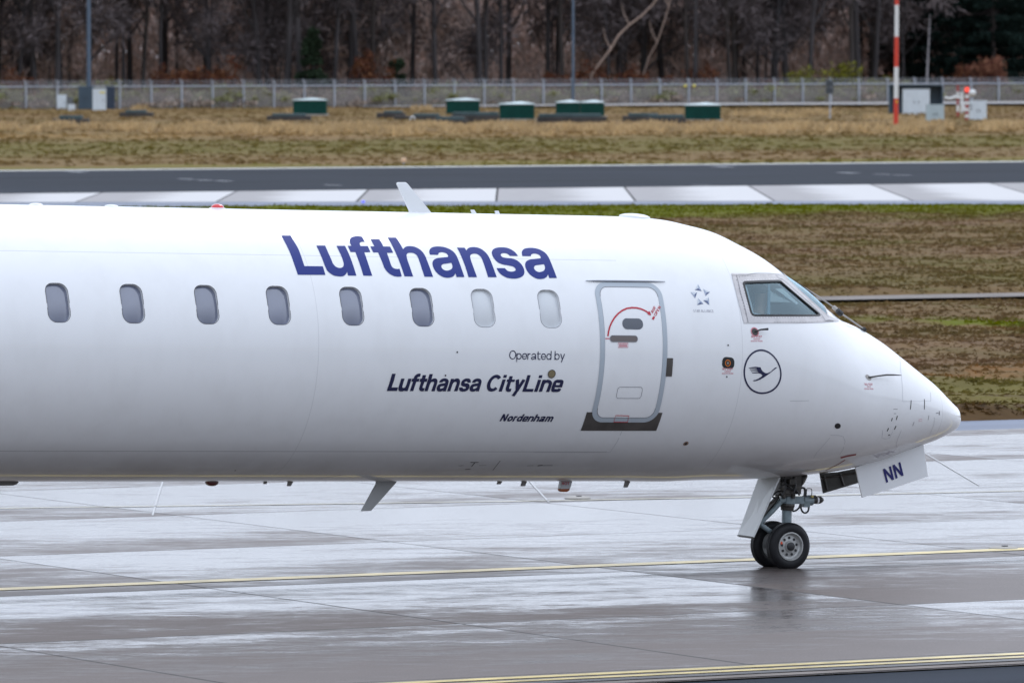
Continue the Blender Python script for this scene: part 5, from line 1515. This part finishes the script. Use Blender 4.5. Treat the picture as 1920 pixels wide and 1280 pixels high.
# ---- dark green tank boxes and low slab covers
def green_box(x0, x1, ytop, ybase, label, double=False, ridge=.16):
    y = depth((x0 + x1) / 2, ybase - 2); k = mpp(y); w = (x1 - x0) * k; hgt = (ybase - ytop) * k * .86; d = w * .9 if not double else w * .55
    e = empty('green_box', (xat((x0 + x1) / 2, y), y + d / 2 + .1, 0), 0, label, 'box', 'dark green boxes on the airfield grass')
    mb = MB(); mb.box((0, 0, .04), (w * 1.12, d * 1.1, .14)); mb.build('plinth', M_plinth, e)
    n = 2 if double else 1
    for i in range(n):
        cw = w / n; cx = -w / 2 + cw * (i + .5)
        mb = MB()
        mb.box((cx, 0, .10 + hgt / 2), (cw * (.985 if double else 1), d, hgt)); hs_ = mb.build('housing', M_green, e, bevel=.03)
        mb = MB(); z1 = .10 + hgt
        lw, ld = cw * .515, d * .53
        mb.add([(cx - lw, -ld, z1), (cx + lw, -ld, z1), (cx + lw, ld, z1), (cx - lw, ld, z1), (cx - lw, -ld, z1 + .06), (cx + lw, -ld, z1 + .06), (cx + lw, ld, z1 + .06), (cx - lw, ld, z1 + .06), (cx + .1 * cw, 0, z1 + .06 + ridge)],
               [(3, 2, 1, 0), (0, 1, 5, 4), (1, 2, 6, 5), (2, 3, 7, 6), (3, 0, 4, 7), (4, 5, 8), (5, 6, 8), (6, 7, 8), (7, 4, 8)])
        mb.build('lid', M_lid, e)
    return e
green_box(549.5, 612, 189, 219, 'dark green box with pale lid, leftmost of the green boxes')
green_box(836.5, 899, 189.5, 218, 'dark green box with pale lid behind the long low slabs')
green_box(936.5, 1002, 196.5, 228, 'dark green box standing nearest, between the low slabs')
green_box(1042, 1133.5, 193.5, 222.5, 'wide double dark green box with two pale lids', True)
green_box(1285, 1351, 198.5, 229, 'dark green box with pale plinth, rightmost of the green boxes')
def slab(x0, x1, ytop, ybase, label, dl=.16, dr=.16):
    y = depth((x0 + x1) / 2, ybase); k = mpp(y); w = (x1 - x0) * k; hgt = (ybase - ytop) * k * 1.1
    e = empty('slab_cover', (xat((x0 + x1) / 2, y), y + 1.0, 0), 0, label, 'slab', 'low slab covers on the airfield grass')
    mb = MB(); mb.box((0, 0, hgt * .36), (w, 2.0, hgt * .72 + .05)); mb.build('rim', M_blk, e, bevel=.03)
    mb = MB(); mb.box((w * (dl - dr) / 2, .1, hgt * .90), (w * (1 - dl - dr), 1.6, hgt * .42)); mb.build('deck', M_deck, e, bevel=.03)
    return e
slab(98, 165.5, 220.5, 236, 'low dark slab nearest the left edge, in front of the meter boxes', .18, .18)
slab(224, 286, 209.5, 221, 'low dark slab right of the dark cabinets', .17, .2)
slab(500, 583, 216, 228, 'low dark slab in front of the leftmost green box', .12, .12)
slab(706, 760, 210.5, 221, 'short low slab at the left end of the slab row', .25, .1)
slab(739, 828, 216, 227, 'long low slab with a white pipe beside it', .4, .05)
slab(811, 877, 222.5, 236, 'low slab left of the nearest green box', .1, .1)
slab(845, 938, 214, 228.5, 'long low slab directly behind the nearest green box', .05, .03)
slab(1007, 1138, 217, 231.5, 'longest low slab under the double green box', .03, .08)
slab(1168, 1236, 216, 230, 'low slab left end of the pair by the rightmost green box', .15, .03)
slab(1215, 1286, 218.5, 233, 'low slab touching the rightmost green box', .05, .05)
y = depth(771, 228); k = mpp(y)
e = empty('vent_pipe', (xat(769, y), y - .3, 0), 0, 'small white bent pipe in front of a low slab', 'pipe')
mb = MB(); mb.tube([(0, 0, 0), (.02, 0, 5 * k), (.10, 0, 8.5 * k), (.22, 0, 9.5 * k), (.32, 0, 7 * k), (.34, 0, 4 * k)], .05, 8)
mb.build('pipe', M_swht, e, True)

# ---- grass: tufts in the meadow, straw clumps further out
def blades(name, pts, hts, wid, m, label, cat='grass', lean=2.0):
    n = len(pts)
    az = rng.random(n) * math.pi * 2
    L = np.c_[np.cos(az), np.sin(az)]
    ln = (rng.random((n, 2)) - .5) * 2 * lean
    V = np.zeros((n, 3, 3))
    V[:, 0, :2] = pts[:, :2] - L * (wid / 2)[:, None]; V[:, 1, :2] = pts[:, :2] + L * (wid / 2)[:, None]
    V[:, 0, 2] = V[:, 1, 2] = pts[:, 2]
    V[:, 2, :2] = pts[:, :2] + ln * hts[:, None]; V[:, 2, 2] = pts[:, 2] + hts
    me = bpy.data.meshes.new(name)
    me.vertices.add(n * 3); me.vertices.foreach_set('co', V.ravel())
    me.loops.add(n * 3); me.loops.foreach_set('vertex_index', np.arange(n * 3, dtype=np.int32))
    me.polygons.add(n); me.polygons.foreach_set('loop_start', np.arange(0, n * 3, 3, dtype=np.int32)); me.polygons.foreach_set('loop_total', np.full(n, 3, dtype=np.int32))
    me.update(); me.validate()
    o = link(name, me, m); o.rotation_euler = (0, 0, TH)
    return tag(o, label, cat, None, 'stuff')
def tnxy(X, Y):
    return X * math.cos(TH) + Y * math.sin(TH), -X * math.sin(TH) + Y * math.cos(TH)
N = 240000
Y = 104 + 152 * rng.random(N) ** 1.0
X = (-0.07 + 0.20 * rng.random(N)) * Y
v_ = (X > -.004 * Y) & (X < .082 * Y)
X = np.where(~v_ & (rng.random(N) < .45), (-0.004 + 0.086 * rng.random(N)) * Y, X)
t, n = tnxy(X, Y)
lim = np.array([edge(ED, q)[1] for q in t])
cl = vnoise(t * 1.3, n * 1.3, 3) * .6 + vnoise(t * .35, n * .35, 1) * .6
ok = (n > 89.6) & (n < lim - 1) & (np.abs(n - 133.2) > 1.25) & (rng.random(N) < np.clip(cl * .9, .25, 1))
t, n, cl = t[ok], n[ok], cl[ok]
hgt = (.02 + .045 * rng.random(len(t)) ** 2) * (.5 + cl)
hgt = np.where(n > lim[ok] - 14, hgt * .8, hgt)
blades('meadow_grass', np.c_[t, n, near_z(t, n, relief(t, n, 0.17)) - .01], hgt, .05 + .16 * rng.random(len(t)), M_near_b, 'short brown and green tufts covering the meadow beyond the taxiway')
# far edge strip right across the picture
N = 50000
tt = 80 + 84 * rng.random(N); nn_ = np.array([edge(ED, q)[1] for q in tt]) - 1.2 - 24 * rng.random(N) ** 1.6
blades('meadow_grass', np.c_[tt, nn_, near_z(tt, nn_, relief(tt, nn_, 0.17)) - .01], .03 + .07 * rng.random(N) ** 3, .06 + .12 * rng.random(N), M_near_b, 'green grass strip along the far edge of the meadow')
# far airfield
N = 105000
Y = 334 + 345 * rng.random(N); X = (-.15 + .30 * rng.random(N)) * Y
t, n = tnxy(X, Y)
cl = vnoise(t * .4, n * .25, 3)
ok = (n > 293.5) & (rng.random(N) < cl * 1.2)
fenced = (np.c_[X, Y] - np.array([F0.x, F0.y])) @ np.array([FN.x, FN.y])
ok &= fenced < 40
t, n = t[ok], n[ok]
blades('airfield_turf', np.c_[t, n, far_z(t, n, relief(t, n, 0.22)) - .02], .03 + .10 * rng.random(len(t)), .25 + .5 * rng.random(len(t)), M_far_b, 'brown and olive turf of the airfield beyond the runway')
M_straw = mat('straw', (.46, .325, .165), .9, vary=.35, vscale=.5)
h_ = NT(M_straw); b_s = M_straw.node_tree.nodes['Principled BSDF']; thin_leaf(h_, b_s, b_s.inputs['Base Color'].links[0].from_socket, .4)
P = []
for x, yy, sx, cnt in [(x_, 246 + 3.0 * math.sin(x_ * .045) + random.uniform(-3.5, 4.5), random.uniform(10, 26), 1) for x_ in range(-620, 2560, 12)]:
    dens = 1.0 if (430 < x < 1530) else .50
    if random.random() > dens: continue
    y0 = depth(x, yy); c0 = xat(x, y0)
    m_ = int(120 * sx / 18)
    k = mpp(y0)
    P.append(np.c_[c0 + rng.normal(0, sx * k * .42, m_), y0 + rng.normal(0, 2.2, m_), np.zeros(m_), np.full(m_, 1.0)])
for x, yy, sx in ((1700, 232, 30), (1755, 236, 26), (1720, 243, 40), (1880, 236, 26), (1420, 218, 40), (1530, 214, 35), (1480, 222, 30), (262, 207, 9), (790, 207, 20), (1650, 224, 30), (560, 212, 16)):
    y0 = depth(x, yy); c0 = xat(x, y0); m_ = 260; k = mpp(y0)
    P.append(np.c_[c0 + rng.normal(0, sx * k * .5, m_), y0 + rng.normal(0, 3, m_), np.zeros(m_), np.full(m_, .85)])
P = np.concatenate(P)
t, n = tnxy(P[:, 0], P[:, 1])
blades('straw_clump', np.c_[t, n, far_z(t, n, relief(t, n, 0.22)) - .02], (.22 + .42 * rng.random(len(t))) * P[:, 3], .12 + .28 * rng.random(len(t)), M_straw, 'pale straw clumps in a broken row across the airfield', lean=.9)

# ================================================================ THE WOOD BEHIND THE FENCE
def bark(name, col, v=.3):
    return mat(name, col, .9, vary=v, vscale=1.5, stretch=(1, 1, .2))
M_bark = bark('dark_bark', (.048, .041, .042))
M_bark2 = bark('grey_bark', (.070, .065, .070))
M_bark3 = bark('brown_bark', (.055, .044, .040))
M_twig = mat('bare_twigs', (.13, .105, .105), .95, vary=.35, vscale=.4)
M_pale = bark('pale_dead_wood', (.30, .215, .17), .2)

def quads(name, pts, size, m, parent=None, aniso=1.0, up=0.0, seed=0):
    """many leaf or twig sized faces scattered through a volume"""
    g = np.random.default_rng(seed)
    n = len(pts)
    a = g.normal(size=(n, 3)); a[:, 2] += up * np.sign(g.normal(size=n)); a /= np.linalg.norm(a, axis=1, keepdims=True)
    b = np.cross(a, g.normal(size=(n, 3))); b /= np.linalg.norm(b, axis=1, keepdims=True) + 1e-9
    s = np.asarray(size)[:, None] * np.ones((n, 1))
    A, B = a * s * aniso, b * s
    V = np.stack([pts - A - B * .3, pts + B * .5 - A * .2, pts + A + B * .3, pts - B * .5 + A * .2], 1).reshape(-1, 3)
    me = bpy.data.meshes.new(name)
    me.vertices.add(n * 4); me.vertices.foreach_set('co', V.ravel())
    me.loops.add(n * 4); me.loops.foreach_set('vertex_index', np.arange(n * 4, dtype=np.int32))
    me.polygons.add(n); me.polygons.foreach_set('loop_start', np.arange(0, n * 4, 4, dtype=np.int32)); me.polygons.foreach_set('loop_total', np.full(n, 4, dtype=np.int32))
    me.update(); me.validate()
    return link(name, me, m, parent)

def bare_tree(seed, h, r0, barkm, fork, lean=.03, low=.35):
    rd = random.Random(seed)
    e = empty('bare_tree', (0, 0, 0))
    tr, br, tips = MB(), MB(), []
    def limb(mbx, p, d, L, r, lvl):
        n = 5 if lvl == 0 else 4
        pts, rr = [p.copy()], [r]
        dd = d.copy()
        for i in range(n):
            dd = (dd + Vector((rd.gauss(0, 1), rd.gauss(0, 1), rd.gauss(0, .5) + (.12 if lvl else .35))) * (.05 if lvl == 0 else .16)).normalized()
            pts.append(pts[-1] + dd * L / n); rr.append(r * (1 - .55 * (i + 1) / n))
        mbx.tube(pts, rr, 7 if lvl == 0 else (5 if lvl == 1 else 4), caps=False)
        if lvl < 3:
            k = (fork if lvl == 0 else rd.randint(3, 5))
            for j in range(k):
                f = rd.uniform(low, 1.0) if lvl == 0 else rd.uniform(.25, 1.0)
                idx = min(int(f * n), n - 1)
                q = pts[idx].lerp(pts[idx + 1], f * n - idx)
                az = rd.uniform(0, 6.283)
                sd_ = Vector((math.cos(az), math.sin(az), rd.uniform(.25, 1.1))).normalized()
                nd = (dd * .5 + sd_).normalized()
                limb(br, q, nd, L * rd.uniform(.32, .55) * (1 if lvl else .8), max(rr[idx] * rd.uniform(.35, .6), .012), lvl + 1)
        if lvl >= 1:
            for q in pts[2:]: tips.append(q)
    limb(tr, Vector((0, 0, -.2)), Vector((rd.gauss(0, lean), rd.gauss(0, lean), 1)).normalized(), h, r0, 0)
    t_ = tr.build('trunk', barkm, e, True)
    c_ = br.build('crown', barkm, e, True)
    T = np.array([tuple(p) for p in tips])
    k = 5
    tw = np.repeat(T, k, 0) + np.random.default_rng(seed).normal(0, .55, (len(T) * k, 3))
    quads('twigs', tw, np.random.default_rng(seed + 1).uniform(.05, .16, len(tw)), M_twig, c_, aniso=4.0, seed=seed)
    return e
LAB = 'bare dark leafless tree in the wood behind the fence'
GRP = 'bare trees behind the fence'
protos = [bare_tree(11, 19, .21, M_bark, 9, low=.2), bare_tree(12, 21, .27, M_bark, 8, low=.3), bare_tree(13, 17, .17, M_bark2, 9, low=.15), bare_tree(14, 20, .22, M_bark3, 8, .05, low=.25), bare_tree(15, 16, .13, M_bark, 10, .05, .12), bare_tree(16, 22, .30, M_bark, 8, low=.3), bare_tree(17, 15, .10, M_bark3, 9, .07, .1), bare_tree(18, 18, .2, M_bark, 10, .06, .15)]
used = set()
tg = random.Random(5)
spots = []
for x in (30, 66, 112, 232, 268, 300, 486, 498, 530, 540, 560, 620, 655, 668, 700, 820, 896, 912, 938, 1058, 1290, 1300, 1365, 1450, 1475, 1520, 1600, 1615, 1640):
    spots.append((x + tg.uniform(-5, 5), tg.uniform(8, 20), tg.choice((0, 1, 1, 3, 5, 7))))
for k in range(170):
    spots.append(((tg.uniform(-160, 2080) if k < 96 else tg.choice((tg.uniform(-850, -160), tg.uniform(2080, 2750)))), tg.uniform(14, 62), tg.randrange(8)))
for i, (x, d, k) in enumerate(spots):
    p = fx(x)[0] + FN * d
    s = (p.y) / fx(x)[0].y
    p = Vector((xat(x, p.y), p.y, 0))
    o = protos[k] if k not in used else copy_tree(protos[k])
    used.add(k)
    o.location = p; o.rotation_euler = (0, 0, tg.uniform(0, 6.28))
    sc_ = tg.uniform(.85, 1.2); o.scale = (sc_, sc_, sc_ * tg.uniform(.9, 1.1))
    tag(o, LAB, 'tree', GRP)
for k in range(8):
    if k not in used:
        p = fx(200 + 200 * k)[0] + FN * 30; protos[k].location = p; tag(protos[k], LAB, 'tree', GRP)

# dense bare brushwood filling the depth of the wood: one far mass
N = 380000
g = np.random.default_rng(3)
dd = 26 + 60 * g.random(N); a = (-12 + .25 * dd) + g.random(N) * (142 + .75 * dd); far_ = g.random(N) < .30; a = np.where(far_, np.where(g.random(N) < .5, a[0] * 0 - 12 + .25 * dd - 48 * g.random(N), 130 + dd + 60 * g.random(N)), a); zz = 17 * g.random(N) ** 1.05
base = np.array([F0.x, F0.y, 0]) + a[:, None] * np.array([FD.x, FD.y, 0]) + dd[:, None] * np.array([FN.x, FN.y, 0])
base[:, 2] = zz
clump = vnoise(a * .5, zz * .35, 0)
def brush_mat():
    m = bpy.data.materials.new('brushwood'); m.use_nodes = True
    h = NT(m); b = m.node_tree.nodes['Principled BSDF']
    oc = objcoord(h)
    isl = h.n('ShaderNodeNewGeometry').outputs['Random Per Island']
    n1 = h.noise(h.scalevec(oc, (1, 1, .35)), .16, 4, .6)
    c = h.mix(h.ramp(n1, .38, .62), (.52, .425, .39), (.76, .59, .52))
    hs = h.n('ShaderNodeHueSaturation'); h.put(hs.inputs['Value'], h.ramp(isl, 0, 1, .45, 1.5)); h.put(hs.inputs['Color'], c)
    h.put(b.inputs['Base Color'], hs.outputs[0]); b.inputs['Roughness'].default_value = 1.0; b.inputs['Specular IOR Level'].default_value = .05
    return m
o = quads('brushwood', base, g.uniform(.06, .17, N), brush_mat(), None, aniso=6.5, up=1.2, seed=4)
tag(o, 'dense grey brown brushwood filling the wood between the trunks', 'brushwood', None, 'stuff')

# shrubs along the foot of the wood
def leaf_mat(name, col):
    m = bpy.data.materials.new(name); m.use_nodes = True
    h = NT(m); b = m.node_tree.nodes['Principled BSDF']
    isl = h.n('ShaderNodeNewGeometry').outputs['Random Per Island']
    hs = h.n('ShaderNodeHueSaturation'); hs.inputs['Color'].default_value = (*col, 1)
    h.put(hs.inputs['Value'], h.ramp(isl, 0, 1, .5, 1.6)); h.put(hs.inputs['Hue'], h.ramp(isl, 0, 1, .485, .515))
    h.put(b.inputs['Base Color'], hs.outputs[0]); b.inputs['Roughness'].default_value = .9; b.inputs['Specular IOR Level'].default_value = .1
    return m
M_rust = leaf_mat('dry_rust_leaves', (.125, .048, .026))
M_spring = leaf_mat('spring_leaves', (.17, .16, .022))
M_olive = leaf_mat('olive_leaves', (.22, .22, .10))
M_needle = leaf_mat('dark_needles', (.011, .021, .017))
M_needle2 = leaf_mat('spruce_needles', (.022, .035, .019))
def shrub(name, w, h, n, m, seed, dens=.16, cat='shrub'):
    e = empty(name, (0, 0, 0))
    g = np.random.default_rng(seed)
    mb = MB()
    for k in range(7):
        a = g.uniform(0, 6.28); L = g.uniform(.6, .95)
        tip = Vector((math.cos(a) * w * .32 * g.uniform(.3, 1), math.sin(a) * w * .3, h * L))
        mb.tube([(0, 0, -.1), tip * .5 + Vector((g.normal() * .1, g.normal() * .1, 0)), tip], [.05, .035, .01], 5)
    mb.build('stem', M_bark3, e, True)
    C = g.normal(size=(26, 3)) * np.array([w * .26, w * .26, h * .22]) + np.array([0, 0, h * .52])
    pts = C[g.integers(0, 26, n)] + g.normal(size=(n, 3)) * np.array([w, w, h]) * .075
    pts[:, 2] = np.abs(pts[:, 2])
    quads('foliage', pts, g.uniform(dens * .5, dens * 1.3, n), m, e, aniso=1.3, seed=seed)
    return e
def put(o, x, d, label, cat, grp=None, s=1.0):
    y = (fx(x)[0] + FN * d).y
    o.location = (xat(x, y), y, 0); o.rotation_euler = (0, 0, random.uniform(0, 6)); o.scale = (s, s, s)
    return tag(o, label, cat, grp)
rp = [shrub('beech_shrub', 4.2, 3.6, 1500, M_rust, 31), shrub('beech_shrub', 3.4, 4.6, 1400, M_rust, 32), shrub('beech_shrub', 5.2, 3.0, 1700, M_rust, 33)]
sp_list = [(25, 7, 1.0), (318, 6, .9), (356, 9, 1.3), (395, 7, 1.2), (690, 6, 1.2), (735, 9, .9), (1062, 7, 1.1), (1112, 6, .9), (1180, 8, 1.2), (1215, 7, 1.0), (1315, 7, .9), (1448, 6, .9), (1690, 8, .8), (1800, 6, .9)]
for i, (x, d, s) in enumerate(sp_list):
    o = rp[i % 3] if i < 3 else copy_tree(rp[i % 3])
    put(o, x, d, 'rust brown leafy shrub at the foot of the bare wood', 'shrub', 'rust brown shrubs behind the fence', s * .9)
big = shrub('beech_shrub', 5.4, 4.2, 2600, leaf_mat('copper_leaves', (.20, .085, .055)), 39)
put(big, 1848, 4.5, 'round copper coloured shrub before the dark pines at the right', 'shrub')
yp = [shrub('spring_shrub', 3.6, 3.0, 900, M_spring, 41, .13), shrub('spring_shrub', 2.6, 3.8, 800, M_spring, 42, .13)]
for i, (x, d, s) in enumerate(((1512, 4, 1.2), (1584, 4.5, 1.25), (1640, 4, .9), (1565, 5, .9), (1475, 5, .7), (1695, 4, .7), (195, 5, .9), (285, 5, .6))):
    o = yp[i % 2] if i < 2 else copy_tree(yp[i % 2])
    put(o, x, d, 'yellow green budding shrub just behind the fence', 'shrub', 'yellow green shrubs behind the fence', s)
gp_ = [shrub('low_bush', 4.5, 1.9, 1100, M_olive, 51, .16), shrub('low_bush', 5.5, 1.5, 1100, leaf_mat('dull_bramble', (.30, .235, .195)), 52, .16)]
for i, x in enumerate(range(-700, 2650, 23)):
    o = gp_[i % 2] if i < 2 else copy_tree(gp_[i % 2])
    put(o, x + random.uniform(-12, 12), random.uniform(2.2, 6.5), 'low olive and brown bush close behind the chain link mesh', 'bush', 'low bushes behind the fence', random.uniform(.6, 1.0))
# conifers
def conifer(name, h, w, n, m, seed, z0=.08, pine=False):
    e = empty(name, (0, 0, 0)); g = np.random.default_rng(seed)
    mb = MB(); mb.tube([(0, 0, -.2), (0, 0, h * .5), (0, 0, h * .98)], [.16 + h * .008, .12, .02], 8); mb.build('trunk', M_bark3, e, True)
    tiers = int(h * (1.5 if not pine else 1.1)); P = []
    for k in range(tiers):
        f = (k + g.uniform(0, .8)) / tiers; z = h * (z0 + (1 - z0) * f)
        rad_ = w / 2 * ((1 - f) ** .8 if not pine else (1 - abs(f - .35) ** 1.5)) * g.uniform(.75, 1.1) + .15
        for b in range(g.integers(6, 10)):
            a = g.uniform(0, 6.28); q = max(4, int(n / tiers / 8))
            r_ = rad_ * np.sqrt(g.random(q)) * g.uniform(.8, 1.15)
            P.append(np.c_[np.cos(a) * r_ + g.normal(0, .16, q), np.sin(a) * r_ + g.normal(0, .16, q), z - r_ * (.32 if not pine else .05) + g.normal(0, .13, q)])
    P = np.concatenate(P); P[:, 2] = np.maximum(P[:, 2], .05)
    quads('crown', P, g.uniform(.10, .26, len(P)), m, e, aniso=1.8, seed=seed)
    return e
put(conifer('spruce_tree', 7.2, 3.6, 2600, M_needle2, 61), 586, 4.5, 'lone small dark green spruce among the bare trees', 'tree')
put(conifer('spruce_tree', 4.6, 2.6, 1500, M_needle2, 62), 745, 4.5, 'short dark green conifer left of the green boxes', 'tree')
pn = [conifer('pine_tree', 16, 6.5, 7000, M_needle, 63, .1, True), conifer('pine_tree', 18, 7.5, 8000, M_needle, 64, .12, True)]
for i, (x, d, s) in enumerate(((1800, 14, .95), (1862, 10, 1.0), (1925, 12, 1.1), (1990, 15, 1.0), (1755, 24, 1.0), (1835, 26, 1.1), (1900, 24, 1.1), (1700, 34, .9), (2050, 12, 1.0))):
    o = pn[i] if i < 2 else copy_tree(pn[i % 2])
    put(o, x, d, 'dense dark green pine in the dark clump at the right end of the wood', 'tree', 'dark pines at the right', s)
# leaning dead trunks and a slim birch
def dead(px, label, r, d):
    y = (fx(px[0][0])[0] + FN * d).y
    e = empty('dead_tree', (xat(px[0][0], y), y, 0), 0, label, 'tree')
    k = mpp(y)
    pts = [Vector(((x - px[0][0]) * k, (px[0][1] - yy) * k * .02 * i, CAMH - (yy - HORIZON) * k)) for i, (x, yy) in enumerate(px)]
    pts[0].z = 0
    mb = MB(); mb.tube(pts, [r * (1 - .055 * i) for i in range(len(pts))], 8); mb.build('trunk', M_pale, e, True)
    mb = MB()
    for i in (3, 5):
        b = pts[min(i, len(pts) - 1)]; mb.tube([b, b + Vector((-.5, .2, 1.0)), b + Vector((-.7, .5, 2.0))], [.07, .05, .02], 5)
    mb.build('branch', M_pale, e, True)
dead([(1098, 160), (1110, 138), (1128, 114), (1145, 92), (1160, 66), (1180, 47), (1203, 30), (1225, 8), (1248, -25), (1262, -50)], 'long pale dead trunk leaning to the right behind the fence', .13, 6)
dead([(1192, 160), (1206, 140), (1218, 105), (1232, 80), (1244, 45), (1254, 12), (1262, -20)], 'thinner pale leaning trunk right of the long dead trunk', .065, 9)
y = (fx(1738)[0] + FN * 3).y
e = empty('birch_tree', (xat(1737, y), y, 0), 0, 'slim pale birch stem behind the dark shelter at the right', 'tree')
mb = MB(); mb.tube([(0, 0, -.1), (.05, 0, 3), (.22, .1, 6.5), (.3, .1, 8.5)], [.10, .085, .05, .02], 8); mb.build('trunk', mat('birch_bark', (.36, .34, .35), .8, vary=.3), e, True)
mb = MB()
for z in (3.6, 4.5, 5.4, 6.2): mb.tube([(.1, 0, z), (.1 + .5 * (-1) ** int(z * 2), .2, z + .9)], [.03, .01], 4)
mb.build('crown', M_bark2, e, True)
